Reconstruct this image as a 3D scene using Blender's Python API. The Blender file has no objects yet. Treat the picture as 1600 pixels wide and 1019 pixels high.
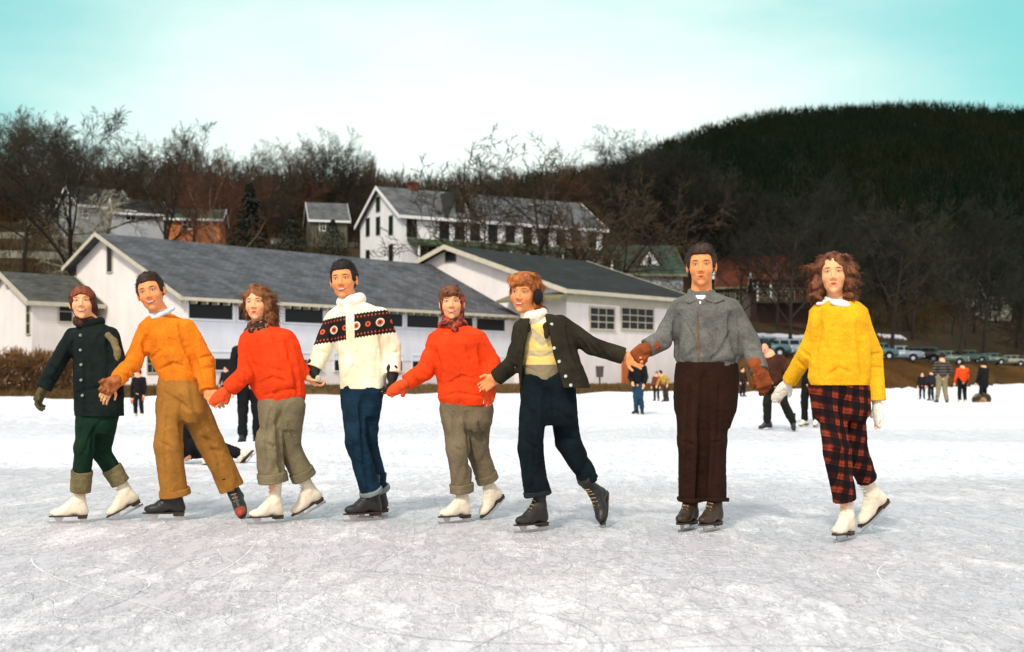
import bpy, math, random
import numpy as np
from mathutils import Vector, Matrix, Euler

# ------------------------------------------------------------------ scene, camera, light
SC = bpy.context.scene
COL = SC.collection
F, HZ, CZ = 1931.0, 590.0, 1.0          # focal length in photo pixels, horizon row, eye height (m)

cam = bpy.data.cameras.new('camera'); camo = bpy.data.objects.new('camera', cam); COL.objects.link(camo)
camo.location = (0, 0, CZ); camo.rotation_euler = (math.radians(90), 0, 0)
cam.sensor_width = 36.0; cam.lens = 36.0 * F / 1600.0
cam.shift_y = (HZ - 509.5) / 1600.0
cam.clip_start = 0.1; cam.clip_end = 6000
cam.dof.use_dof = True; cam.dof.focus_distance = 8.3; cam.dof.aperture_fstop = 2.9
SC.camera = camo

SUN_EL, SUN_AZ = 43.0, -160.0           # azimuth from +Y towards +X (sun behind the camera, left)
w = bpy.data.worlds.new("World"); SC.world = w; w.use_nodes = True
nt = w.node_tree; N = nt.nodes; L = nt.links; N.clear()
out = N.new('ShaderNodeOutputWorld'); bg = N.new('ShaderNodeBackground'); bg.inputs[1].default_value = 0.12
sky = N.new('ShaderNodeTexSky'); sky.sky_type = 'NISHITA'; sky.sun_disc = False
sky.sun_elevation = math.radians(SUN_EL); sky.sun_rotation = math.radians(SUN_AZ)
sky.air_density = 1.0; sky.dust_density = 2.0; sky.ozone_density = 1.2
tint = N.new('ShaderNodeMix'); tint.data_type = 'RGBA'; tint.blend_type = 'MULTIPLY'; tint.inputs[0].default_value = 1.0
L.new(sky.outputs[0], tint.inputs[6]); tint.inputs[7].default_value = (0.92, 1.30, 0.98, 1)
tc = N.new('ShaderNodeTexCoord')
# thin bright overcast: thick low in the middle of the view, breaking to blue-green at the sides and above
dotn = N.new('ShaderNodeVectorMath'); dotn.operation = 'DOT_PRODUCT'
gd = Vector((-0.03, 0.985, 0.150)).normalized(); dotn.inputs[1].default_value = gd
nrm = N.new('ShaderNodeVectorMath'); nrm.operation = 'NORMALIZE'; L.new(tc.outputs['Generated'], nrm.inputs[0])
stz = N.new('ShaderNodeVectorMath'); stz.operation = 'MULTIPLY'; stz.inputs[1].default_value = (1, 1, 1.5); L.new(nrm.outputs[0], stz.inputs[0])
nr2 = N.new('ShaderNodeVectorMath'); nr2.operation = 'NORMALIZE'; L.new(stz.outputs[0], nr2.inputs[0]); L.new(nr2.outputs[0], dotn.inputs[0])
mp = N.new('ShaderNodeMapping'); mp.inputs['Scale'].default_value = (1.2, 1.2, 3.6); L.new(nrm.outputs[0], mp.inputs[0])
no = N.new('ShaderNodeTexNoise'); no.inputs['Scale'].default_value = 2.2; no.inputs['Detail'].default_value = 6; no.inputs['Roughness'].default_value = .55
L.new(mp.outputs[0], no.inputs['Vector'])
m1 = N.new('ShaderNodeMapRange'); m1.inputs[1].default_value = 0.89; m1.inputs[2].default_value = 0.992; L.new(dotn.outputs['Value'], m1.inputs[0])
m2 = N.new('ShaderNodeMapRange'); m2.inputs[1].default_value = 0.3; m2.inputs[2].default_value = 0.7; m2.inputs[3].default_value = -0.22; m2.inputs[4].default_value = 0.22
L.new(no.outputs[0], m2.inputs[0])
ad = N.new('ShaderNodeMath'); ad.operation = 'ADD'; ad.use_clamp = True; L.new(m1.outputs[0], ad.inputs[0]); L.new(m2.outputs[0], ad.inputs[1])
ad2 = N.new('ShaderNodeMapRange'); ad2.interpolation_type = 'SMOOTHSTEP'; L.new(ad.outputs[0], ad2.inputs[0])
ad2.inputs[3].default_value = 0.13; ad2.inputs[4].default_value = 1.0
cl = N.new('ShaderNodeMix'); cl.data_type = 'RGBA'
sepd = N.new('ShaderNodeSeparateXYZ'); L.new(nrm.outputs[0], sepd.inputs[0])
bk = N.new('ShaderNodeMapRange'); bk.interpolation_type = 'SMOOTHSTEP'; bk.inputs[1].default_value = .72; bk.inputs[2].default_value = .30; L.new(sepd.outputs[1], bk.inputs[0])   # even cloud over the rest of the sky
mx_ = N.new('ShaderNodeMath'); mx_.operation = 'MAXIMUM'; L.new(ad2.outputs[0], mx_.inputs[0]); L.new(bk.outputs[0], mx_.inputs[1])
teal = N.new('ShaderNodeMix'); teal.data_type = 'RGBA'; teal.inputs[0].default_value = .75; L.new(tint.outputs[2], teal.inputs[6]); teal.inputs[7].default_value = (.85, 4.3, 4.2, 1)
cc = N.new('ShaderNodeMix'); cc.data_type = 'RGBA'; L.new(bk.outputs[0], cc.inputs[0]); cc.inputs[6].default_value = (6.1, 6.9, 6.5, 1); cc.inputs[7].default_value = (7.0, 6.7, 7.0, 1)
L.new(mx_.outputs[0], cl.inputs[0]); L.new(teal.outputs[2], cl.inputs[6]); L.new(cc.outputs[2], cl.inputs[7])
L.new(cl.outputs[2], bg.inputs[0]); L.new(bg.outputs[0], out.inputs[0])

sl = bpy.data.lights.new('sun', 'SUN'); sl.energy = 2.2; sl.angle = math.radians(7); sl.color = (1.0, .95, .86)
sl.color = (1.0, .94, .84)
so = bpy.data.objects.new('sun', sl); COL.objects.link(so)
el, az = math.radians(SUN_EL), math.radians(SUN_AZ)
sd = Vector((math.sin(az) * math.cos(el), math.cos(az) * math.cos(el), math.sin(el)))
so.rotation_euler = sd.to_track_quat('Z', 'Y').to_euler(); so.location = (0, 0, 30)

SC.view_settings.view_transform = 'Standard'; SC.view_settings.look = 'None'
SC.view_settings.exposure = 0.46; SC.view_settings.gamma = 1.0; SC.view_settings.use_curve_mapping = False
SC.cycles.max_bounces = 5; SC.cycles.diffuse_bounces = 3; SC.cycles.transparent_max_bounces = 6

rnd = random.Random(7)

def PX(px, py, Y):                      # world point seen at photo pixel (px, py) at depth Y
    return np.array([(px - 800.0) / F * Y, Y, CZ + (HZ - py) / F * Y])

# ------------------------------------------------------------------ objects
def tag(o, label=None, cat=None, group=None, kind=None):
    if label: o['label'] = label
    if cat: o['category'] = cat
    if group: o['group'] = group
    if kind: o['kind'] = kind
    return o

def empty(name, loc=(0, 0, 0), rz=0.0):
    o = bpy.data.objects.new(name, None); COL.objects.link(o); o.location = loc; o.rotation_euler = (0, 0, rz)
    o.empty_display_size = .1
    return o

def link(name, me, mat=None, parent=None, keep=True):
    o = bpy.data.objects.new(name, me); COL.objects.link(o)
    if mat is not None and len(me.materials) == 0: me.materials.append(mat)
    if parent is not None:
        o.parent = parent
        if keep: o.matrix_parent_inverse = INV.get(parent.name, Matrix.Identity(4))
    return o
INV = {}
def world_parent(p):                     # parts built in world coordinates keep their place
    M = Matrix.LocRotScale(p.location, p.rotation_euler, None)
    INV[p.name] = M.inverted()

def mesh_np(name, V, Fq, smooth=True, attr=None):
    me = bpy.data.meshes.new(name)
    V = np.asarray(V, dtype=np.float32); Fq = np.asarray(Fq, dtype=np.int32)
    k = Fq.shape[1]; n = len(Fq)
    me.vertices.add(len(V)); me.vertices.foreach_set('co', V.ravel())
    me.loops.add(n * k); me.loops.foreach_set('vertex_index', Fq.ravel())
    me.polygons.add(n); me.polygons.foreach_set('loop_start', np.arange(n, dtype=np.int32) * k)
    me.update(calc_edges=True)
    me.polygons.foreach_set('use_smooth', np.full(n, smooth))
    if attr:
        for an, A in attr.items():
            a = me.attributes.new(an, 'FLOAT_VECTOR', 'POINT'); a.data.foreach_set('vector', np.asarray(A, np.float32).ravel())
    me.validate(); me.update()
    return me

class MB:
    def __init__(s): s.v = []; s.f = []
    def add(s, V, Fs):
        b = len(s.v); s.v += [tuple(p) for p in V]; s.f += [tuple(i + b for i in q) for q in Fs]
    def box(s, x0, x1, y0, y1, z0, z1, M=None):
        V = [Vector(p) for p in ((x0,y0,z0),(x1,y0,z0),(x1,y1,z0),(x0,y1,z0),(x0,y0,z1),(x1,y0,z1),(x1,y1,z1),(x0,y1,z1))]
        if M is not None: V = [M @ p for p in V]
        s.add(V, [(0,3,2,1),(4,5,6,7),(0,1,5,4),(1,2,6,5),(2,3,7,6),(3,0,4,7)])
    def bar(s, a, b, r0, r1=None, n=6, caps=True):
        a = Vector(a); b = Vector(b); r1 = r0 if r1 is None else r1
        d = (b - a); d = d.normalized() if d.length > 1e-9 else Vector((0,0,1))
        u = d.orthogonal().normalized(); v = d.cross(u)
        V = []
        for p, r in ((a, r0), (b, r1)):
            for i in range(n):
                t = 2 * math.pi * i / n; V.append(p + (u * math.cos(t) + v * math.sin(t)) * r)
        Fs = [(i, (i + 1) % n, n + (i + 1) % n, n + i) for i in range(n)]
        if caps: Fs += [tuple(reversed(range(n))), tuple(range(n, 2 * n))]
        s.add(V, Fs)
    def prism(s, poly, off):             # poly: list of 3D points; extruded by off
        n = len(poly); P = [Vector(p) for p in poly]; Q = [p + Vector(off) for p in P]
        s.add(P + Q, [tuple(range(n)), tuple(reversed(range(n, 2 * n)))] + [(i, n + i, n + (i + 1) % n, (i + 1) % n) for i in range(n)])
    def build(s, name, mat, parent=None, smooth=False, keep=True):
        me = bpy.data.meshes.new(name); me.from_pydata([tuple(p) for p in s.v], [], s.f); me.update()
        import bmesh
        bm = bmesh.new(); bm.from_mesh(me); bmesh.ops.recalc_face_normals(bm, faces=bm.faces); bm.to_mesh(me); bm.free()
        if smooth: me.polygons.foreach_set('use_smooth', [True] * len(me.polygons))
        return link(name, me, mat, parent, keep)

# ------------------------------------------------------------------ materials
MATS = {}
def nodes(name):
    m = bpy.data.materials.new(name); m.use_nodes = True
    nt = m.node_tree; b = nt.nodes['Principled BSDF']
    return m, nt, b
def noise_col(nt, c1, c2, scale, detail=4, lo=.35, hi=.65, coord='Object', mapscale=None, rough=.55):
    N, L = nt.nodes, nt.links
    t = N.new('ShaderNodeTexCoord'); n = N.new('ShaderNodeTexNoise'); n.inputs['Scale'].default_value = scale
    n.inputs['Detail'].default_value = detail; n.inputs['Roughness'].default_value = rough
    src = t.outputs[coord]
    if mapscale:
        mp = N.new('ShaderNodeMapping'); mp.inputs['Scale'].default_value = mapscale; L.new(src, mp.inputs[0]); src = mp.outputs[0]
    L.new(src, n.inputs['Vector'])
    r = N.new('ShaderNodeMapRange'); r.inputs[1].default_value = lo; r.inputs[2].default_value = hi; L.new(n.outputs[0], r.inputs[0])
    mx = N.new('ShaderNodeMix'); mx.data_type = 'RGBA'; L.new(r.outputs[0], mx.inputs[0])
    mx.inputs[6].default_value = (*c1, 1); mx.inputs[7].default_value = (*c2, 1)
    return mx, n, r
def bump(nt, b, src, strength, dist=.01):
    bp = nt.nodes.new('ShaderNodeBump'); bp.inputs['Strength'].default_value = strength; bp.inputs['Distance'].default_value = dist
    nt.links.new(src, bp.inputs['Height']); nt.links.new(bp.outputs[0], b.inputs['Normal']); return bp
def sc(c, k): return tuple(min(1, x * k) for x in c)
def mat(name, c, rough=.85, var=.2, scale=6, bmp=.3, bscale=None, bdist=.004, metallic=0, spec=.3, mapscale=None):
    if name in MATS: return MATS[name]
    m, nt, b = nodes(name)
    mx, n, r = noise_col(nt, sc(c, 1 - var), sc(c, 1 + var * .6), scale, mapscale=mapscale)
    nt.links.new(mx.outputs[2], b.inputs['Base Color'])
    b.inputs['Roughness'].default_value = rough; b.inputs['Metallic'].default_value = metallic
    b.inputs['Specular IOR Level'].default_value = spec
    if bmp:
        n2 = nt.nodes.new('ShaderNodeTexNoise'); n2.inputs['Scale'].default_value = bscale or scale * 12; n2.inputs['Detail'].default_value = 3
        t = nt.nodes.new('ShaderNodeTexCoord'); nt.links.new(t.outputs['Object'], n2.inputs['Vector'])
        bump(nt, b, n2.outputs[0], bmp, bdist)
    MATS[name] = m; return m
def cloth(name, c, var=.16, knit=0, fuzz=.0):
    if name in MATS: return MATS[name]
    m, nt, b = nodes(name); N, L = nt.nodes, nt.links
    mx, n, r = noise_col(nt, sc(c, 1 - var), sc(c, 1 + var * .5), 9, 6)
    # fine weave speckle
    n3 = N.new('ShaderNodeTexNoise'); n3.inputs['Scale'].default_value = 170; n3.inputs['Detail'].default_value = 2
    t = N.new('ShaderNodeTexCoord'); L.new(t.outputs['Object'], n3.inputs['Vector'])
    r3 = N.new('ShaderNodeMapRange'); r3.inputs[1].default_value = .3; r3.inputs[2].default_value = .7; r3.inputs[3].default_value = 1 - var * 1.3; r3.inputs[4].default_value = 1 + var
    L.new(n3.outputs[0], r3.inputs[0])
    mu = N.new('ShaderNodeVectorMath'); mu.operation = 'MULTIPLY'; L.new(mx.outputs[2], mu.inputs[0]); L.new(r3.outputs[0], mu.inputs[1])
    L.new(mu.outputs[0], b.inputs['Base Color'])
    b.inputs['Roughness'].default_value = .92; b.inputs['Specular IOR Level'].default_value = .12
    if fuzz: b.inputs['Sheen Weight'].default_value = fuzz; b.inputs['Sheen Tint'].default_value = (*sc(c, 1.6), 1)
    if knit:
        wv = N.new('ShaderNodeTexWave'); wv.wave_type = 'BANDS'; wv.bands_direction = 'X'; wv.inputs['Scale'].default_value = knit
        wv.inputs['Distortion'].default_value = 1.2; wv.inputs['Detail'].default_value = 2; wv.inputs['Detail Scale'].default_value = 2
        L.new(t.outputs['Object'], wv.inputs['Vector'])
        a = N.new('ShaderNodeMath'); a.operation = 'ADD'; L.new(wv.outputs[1], a.inputs[0]); L.new(n3.outputs[0], a.inputs[1])
        bump(nt, b, a.outputs[0], .30, .004)
    else:
        n4 = N.new('ShaderNodeTexNoise'); n4.inputs['Scale'].default_value = 22; n4.inputs['Detail'].default_value = 5
        L.new(t.outputs['Object'], n4.inputs['Vector'])
        bump(nt, b, n4.outputs[0], .5, .012)
    MATS[name] = m; return m

# ------------------------------------------------------------------ implicit surfaces -> mesh (naive surface nets)
def wob(P, s, seed=0):                   # smooth pseudo-noise of points P, about -1..1
    r = np.random.RandomState(seed + 11); o = np.zeros(len(P), np.float32)
    Q = P * s
    Q = Q + .6 * np.sin(Q[:, [1, 2, 0]] * 1.3 + r.rand(3) * 6)
    for i in range(5):
        d = r.randn(3); d /= np.linalg.norm(d); o += np.sin(Q @ d * (1 + .45 * i) + r.rand() * 6.3) / (1 + .35 * i)
    return o / 2.6

class Vol:
    def __init__(s, lo, hi, h):
        lo, hi = np.minimum(lo, hi), np.maximum(lo, hi); s.lo = np.array(lo, float) - 2 * h; s.h = h
        s.n = np.ceil((np.array(hi, float) + 2 * h - s.lo) / h).astype(int) + 1
        s.D = np.full(s.n, 1.0, np.float32)
    def _sl(s, lo, hi):
        a = np.clip(np.floor((np.array(lo) - s.lo) / s.h).astype(int), 0, s.n); b = np.clip(np.ceil((np.array(hi) - s.lo) / s.h).astype(int) + 1, 0, s.n)
        if (b <= a).any(): return None
        X = (s.lo[0] + s.h * np.arange(a[0], b[0]))[:, None, None].astype(np.float32)
        Y = (s.lo[1] + s.h * np.arange(a[1], b[1]))[None, :, None].astype(np.float32)
        Z = (s.lo[2] + s.h * np.arange(a[2], b[2]))[None, None, :].astype(np.float32)
        return (slice(a[0], b[0]), slice(a[1], b[1]), slice(a[2], b[2])), X, Y, Z
    def op(s, lo, hi, fn, k=.01, mode='add'):
        m = 2.2 * k + 3 * s.h
        r = s._sl(np.array(lo) - m, np.array(hi) + m)
        if r is None: return s
        sl, X, Y, Z = r; d = fn(X, Y, Z).astype(np.float32); D = s.D[sl]
        if mode == 'add':
            if k > 0: h = np.maximum(k - np.abs(D - d), 0) / k; s.D[sl] = np.minimum(D, d) - h * h * k * .25
            else: s.D[sl] = np.minimum(D, d)
        else:                            # 'sub': remove d ; 'and': keep inside d
            e = -d if mode == 'sub' else d
            if k > 0: h = np.maximum(k - np.abs(D - e), 0) / k; s.D[sl] = np.maximum(D, e) + h * h * k * .25
            else: s.D[sl] = np.maximum(D, e)
        return s
    def cone(s, a, b, ra, rb=None, k=.01, mode='add'):
        a = np.array(a, float); b = np.array(b, float); rb = ra if rb is None else rb; ab = b - a; L2 = max(ab @ ab, 1e-9); R = max(ra, rb)
        def fn(X, Y, Z):
            px, py, pz = X - a[0], Y - a[1], Z - a[2]
            t = np.clip((px * ab[0] + py * ab[1] + pz * ab[2]) / L2, 0, 1)
            return np.sqrt((px - t * ab[0]) ** 2 + (py - t * ab[1]) ** 2 + (pz - t * ab[2]) ** 2) - (ra + (rb - ra) * t)
        return s.op(np.minimum(a, b) - R, np.maximum(a, b) + R, fn, k, mode)
    def ell(s, c, r, R=None, k=.01, mode='add'):   # R: 3x3, columns are the ellipsoid's axes
        c = np.array(c, float); r = np.array(r, float) * np.ones(3); R = np.eye(3) if R is None else R
        ext = np.sqrt(((R * r[None, :]) ** 2).sum(1))
        def fn(X, Y, Z):
            px, py, pz = X - c[0], Y - c[1], Z - c[2]
            q = [(px * R[0, i] + py * R[1, i] + pz * R[2, i]) / r[i] for i in range(3)]
            k0 = np.sqrt(q[0] ** 2 + q[1] ** 2 + q[2] ** 2)
            k1 = np.sqrt((q[0] / r[0]) ** 2 + (q[1] / r[1]) ** 2 + (q[2] / r[2]) ** 2) + 1e-6
            return k0 * (k0 - 1) / k1
        return s.op(c - ext, c + ext, fn, k, mode)
    def rbox(s, c, half, R=None, rr=.01, k=.01, mode='add'):
        c = np.array(c, float); hf = np.array(half, float); R = np.eye(3) if R is None else R
        ext = (np.abs(R) * hf[None, :]).sum(1)
        def fn(X, Y, Z):
            px, py, pz = X - c[0], Y - c[1], Z - c[2]
            q = [np.abs(px * R[0, i] + py * R[1, i] + pz * R[2, i]) - hf[i] + rr for i in range(3)]
            return np.sqrt(sum(np.maximum(t, 0) ** 2 for t in q)) + np.minimum(np.maximum(np.maximum(q[0], q[1]), q[2]), 0) - rr
        return s.op(c - ext, c + ext, fn, k, mode)
    def plane(s, p, n, lo, hi, k=.0):    # cut away the side n points to, inside a box region
        p = np.array(p, float); n = np.array(n, float); n /= np.linalg.norm(n)
        r = s._sl(lo, hi)
        if r is None: return s
        sl, X, Y, Z = r
        d = ((X - p[0]) * n[0] + (Y - p[1]) * n[1] + (Z - p[2]) * n[2]).astype(np.float32)
        s.D[sl] = np.maximum(s.D[sl], d); return s
    def torso(s, rows, phi, k=.02, grow=0.0, mode='add', cap=True):
        # rows: (z, cx, cy, ra, rb) ascending z ; cross-sections turned by phi about z
        A = np.array(sorted(rows), float); c, sn = math.cos(phi), math.sin(phi)
        def fn(X, Y, Z):
            z = Z.ravel(); I = [np.interp(z, A[:, 0], A[:, i])[None, None, :].astype(np.float32) for i in range(1, 5)]
            ra, rb = I[2] + grow, I[3] + grow
            dx, dy = X - I[0], Y - I[1]
            u = (dx * c - dy * sn) / ra; v = (dx * sn + dy * c) / rb
            q = (np.abs(u) ** 2.3 + np.abs(v) ** 2.3) ** (1 / 2.3)
            d = (q - 1) * np.minimum(ra, rb) * 1.0
            if cap: d = np.maximum(d, np.maximum(A[0, 0] - grow - Z, Z - A[-1, 0] - grow))
            return d
        R = max(A[:, 3].max(), A[:, 4].max()) + grow
        lo = (A[:, 1].min() - R, A[:, 2].min() - R, A[0, 0] - grow); hi = (A[:, 1].max() + R, A[:, 2].max() + R, A[-1, 0] + grow)
        return s.op(lo, hi, fn, k, mode)
    def mesh(s, name, fold=None, attr=None, flat=False):
        D = s.D; S = D < 0
        c = np.zeros(np.array(D.shape) - 1, np.uint8)
        for i in (0, 1):
            for j in (0, 1):
                for k in (0, 1):
                    c += S[i:D.shape[0] - 1 + i, j:D.shape[1] - 1 + j, k:D.shape[2] - 1 + k]
        act = (c > 0) & (c < 8); ai = np.argwhere(act); idx = np.full(c.shape, -1, np.int32); idx[act] = np.arange(len(ai))
        acc = np.zeros((len(ai), 3)); cnt = np.zeros(len(ai))
        for ax in range(3):
            o = [a for a in range(3) if a != ax]
            for p in (0, 1):
                for q in (0, 1):
                    o0 = np.zeros(3, int); o0[o[0]] = p; o0[o[1]] = q; o1 = o0.copy(); o1[ax] = 1
                    i0 = ai + o0; i1 = ai + o1
                    d0 = D[i0[:, 0], i0[:, 1], i0[:, 2]]; d1 = D[i1[:, 0], i1[:, 1], i1[:, 2]]
                    m = (d0 < 0) != (d1 < 0); t = np.where(m, d0 / np.where(m, d0 - d1, 1), 0)
                    acc += np.where(m[:, None], o0[None, :] + t[:, None] * (o1 - o0)[None, :], 0); cnt += m
        V = (ai + acc / cnt[:, None]) * s.h + s.lo
        Fs = []
        for ax in range(3):
            b, cc = (ax + 1) % 3, (ax + 2) % 3
            sl0 = [slice(1, D.shape[i] - 1) for i in range(3)]; sl1 = list(sl0)
            sl0[ax] = slice(0, D.shape[ax] - 1); sl1[ax] = slice(1, D.shape[ax])
            A0 = S[tuple(sl0)]; A1 = S[tuple(sl1)]; e = np.argwhere(A0 != A1)
            flip = A0[e[:, 0], e[:, 1], e[:, 2]]
            off = np.ones(3, int); off[ax] = 0; e = e + off
            def I(db, dc):
                g = e.copy(); g[:, b] -= db; g[:, cc] -= dc; return idx[g[:, 0], g[:, 1], g[:, 2]]
            q = np.stack([I(1, 1), I(0, 1), I(0, 0), I(1, 0)], 1)
            q[~flip] = q[~flip][:, ::-1]; Fs.append(q)
        Fq = np.concatenate(Fs)
        if fold is not None:             # move along the field gradient
            g = np.clip(np.round((V - s.lo) / s.h).astype(int), 1, np.array(D.shape) - 2)
            G = np.stack([D[g[:, 0] + (a == 0), g[:, 1] + (a == 1), g[:, 2] + (a == 2)] - D[g[:, 0] - (a == 0), g[:, 1] - (a == 1), g[:, 2] - (a == 2)] for a in range(3)], 1)
            G /= np.linalg.norm(G, axis=1)[:, None] + 1e-6
            V = V + G * fold(V)[:, None] * np.array([1, 1, .25])[None, :] if flat else V + G * fold(V)[:, None]
        return mesh_np(name, V, Fq, True, {k: f(V) for k, f in attr.items()} if attr else None)
# ------------------------------------------------------------------ people
def ellmask(nt, X, Z, cx, rx, cz, rz, absx=False, soft=.35):
    N, L = nt.nodes, nt.links
    def mth(op, a, b=None, clamp=False):
        m = N.new('ShaderNodeMath'); m.operation = op; m.use_clamp = clamp
        for i, v in enumerate((a, b)):
            if v is None: continue
            if isinstance(v, (int, float)): m.inputs[i].default_value = v
            else: L.new(v, m.inputs[i])
        return m.outputs[0]
    if absx: X = mth('ABSOLUTE', X)
    a = mth('DIVIDE', mth('SUBTRACT', X, cx), rx); b = mth('DIVIDE', mth('SUBTRACT', Z, cz), rz)
    q = mth('SQRT', mth('ADD', mth('MULTIPLY', a, a), mth('MULTIPLY', b, b)))
    return mth('DIVIDE', mth('SUBTRACT', 1.0, q), soft, True), mth
def mth0(nt, op, a, b):
    m = nt.nodes.new('ShaderNodeMath'); m.operation = op
    for i, v in enumerate((a, b)):
        if isinstance(v, (int, float)): m.inputs[i].default_value = v
        else: nt.links.new(v, m.inputs[i])
    return m.outputs[0]
def skin_mat(name, c, brow, smile, lip=(.55, .06, .05), glove=None):
    m, nt, b = nodes(name); N, L = nt.nodes, nt.links
    at = N.new('ShaderNodeAttribute'); at.attribute_name = 'hl'; sp = N.new('ShaderNodeSeparateXYZ'); L.new(at.outputs['Vector'], sp.inputs[0])
    X, Y, Z = sp.outputs
    mx, _, _ = noise_col(nt, sc(c, .93), sc(c, 1.05), 14)
    cur = mx.outputs[2]
    fm = N.new('ShaderNodeMapRange'); fm.inputs[1].default_value = .035; fm.inputs[2].default_value = .05; L.new(Y, fm.inputs[0])
    def lay(cur, col, msk, k=1.0):
        f = N.new('ShaderNodeMath'); f.operation = 'MULTIPLY'; L.new(msk, f.inputs[0]); L.new(fm.outputs[0], f.inputs[1])
        g = N.new('ShaderNodeMath'); g.operation = 'MULTIPLY'; L.new(f.outputs[0], g.inputs[0]); g.inputs[1].default_value = k
        x = N.new('ShaderNodeMix'); x.data_type = 'RGBA'; L.new(g.outputs[0], x.inputs[0]); L.new(cur, x.inputs[6]); x.inputs[7].default_value = (*col, 1)
        return x.outputs[2]
    E = lambda *a, **k: ellmask(nt, X, Z, *a, **k)[0]
    cur = lay(cur, (c[0] * .95, c[1] * .55, c[2] * .5), E(.042, .028, -.032, .026, True, .9), .55)
    cur = lay(cur, sc(brow, 1.0), E(.032, .022, .029, .0062, True, .5), .85)
    cur = lay(cur, (.06, .025, .015), E(.032, .0190, .0085, .0100, True, .6), .88)
    cur = lay(cur, (.72, .62, .55), E(.032, .0115, .0065, .0045, True, .4), .8)
    cur = lay(cur, (.03, .02, .015), E(.031, .0052, .0070, .0062, True, .3), 1)
    if smile:
        Zs = mth0(nt, 'SUBTRACT', Z, mth0(nt, 'MULTIPLY', mth0(nt, 'MULTIPLY', X, X), 7.0)); Es = lambda *a: ellmask(nt, X, Zs, *a)[0]
        cur = lay(cur, lip, Es(0, .035, -.0645, .0125, False, .35), .9)
        cur = lay(cur, (.12, .02, .02), Es(0, .029, -.0635, .0082, False, .3), 1)
        cur = lay(cur, (.74, .66, .54), Es(0, .025, -.0622, .0052, False, .3), .95)
    else:
        cur = lay(cur, lip, E(0, .0235, -.0635, .0098, False, .4), .9)
        cur = lay(cur, (.18, .02, .02), E(0, .021, -.0632, .0016, False, .5), .8)
    L.new(cur, b.inputs['Base Color'])
    b.inputs['Roughness'].default_value = .55; b.inputs['Specular IOR Level'].default_value = .3
    b.inputs['Subsurface Weight'].default_value = .08; b.inputs['Subsurface Radius'].default_value = (.01, .004, .002); b.inputs['Subsurface Scale'].default_value = .6
    return m

def norm(v): v = np.array(v, float); return v / (np.linalg.norm(v) + 1e-9)
def frame(yaw, pitch=0, roll=0):         # columns: lateral (viewer's right when facing us), front, up
    a, p, q = map(math.radians, (yaw, pitch, roll))
    f = np.array([-math.sin(a) * math.cos(p), -math.cos(a) * math.cos(p), math.sin(p)])
    r = np.array([math.cos(a), -math.sin(a), 0.0]); u = np.cross(f, r)
    r2 = r * math.cos(q) + u * math.sin(q); u2 = -r * math.sin(q) + u * math.cos(q)
    return np.stack([r2, f, u2], 1)      # roll > 0 tips the crown to the viewer's left

def head_sdf(V, c, R, s, neckbase, nr=.052, male=True):
    P = lambda x, y, z: c + (R @ np.array([x, y, z])) * s
    V.ell(P(0, -.012, .030), np.array([.0755, .095, .090]) * s, R, 0)
    V.ell(P(0, .022, -.015), np.array([.063, .074, .082]) * s, R, .02 * s)
    j = .051 if male else .048
    V.ell(P(0, .030, -.066), np.array([j, .052, .043]) * s, R, .022 * s)
    V.ell(P(0, .070, -.100), np.array([.019, .017, .015]) * s, R, .018 * s)
    for x in (-1, 1):
        V.ell(P(.037 * x, .062, -.030), np.array([.024, .026, .022]) * s, R, .02 * s)
        V.cone(P(.012 * x, .092, .029), P(.046 * x, .074, .027), .009 * s, .008 * s, .012 * s)
        V.ell(P(.031 * x, .103, .007), np.array([.016, .016, .011]) * s, R, .010 * s, 'sub')
        V.ell(P(.031 * x, .078, .006), np.array([.0135, .0125, .0115]) * s, R, .004 * s)
        V.ell(P(.081 * x, -.006, -.002), np.array([.009, .019, .033]) * s, R, .006 * s)
    V.cone(P(0, .091, .012), P(0, .110, -.025), .0072 * s, .0108 * s, .011 * s)
    for x in (-1, 1): V.ell(P(.0125 * x, .103, -.032), np.array([.008, .010, .008]) * s, R, .006 * s)
    V.cone(P(-.020, .086, -.0585), P(0, .094, -.0565), .0055 * s, .0070 * s, .006 * s); V.cone(P(.020, .086, -.0585), P(0, .094, -.0565), .0055 * s, .0070 * s, .006 * s)
    V.cone(P(-.016, .085, -.070), P(.016, .085, -.070), .0070 * s, None, .006 * s)
    V.cone(P(0, -.020, -.060), neckbase, nr * s, (nr + .008) * s, .02)

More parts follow.
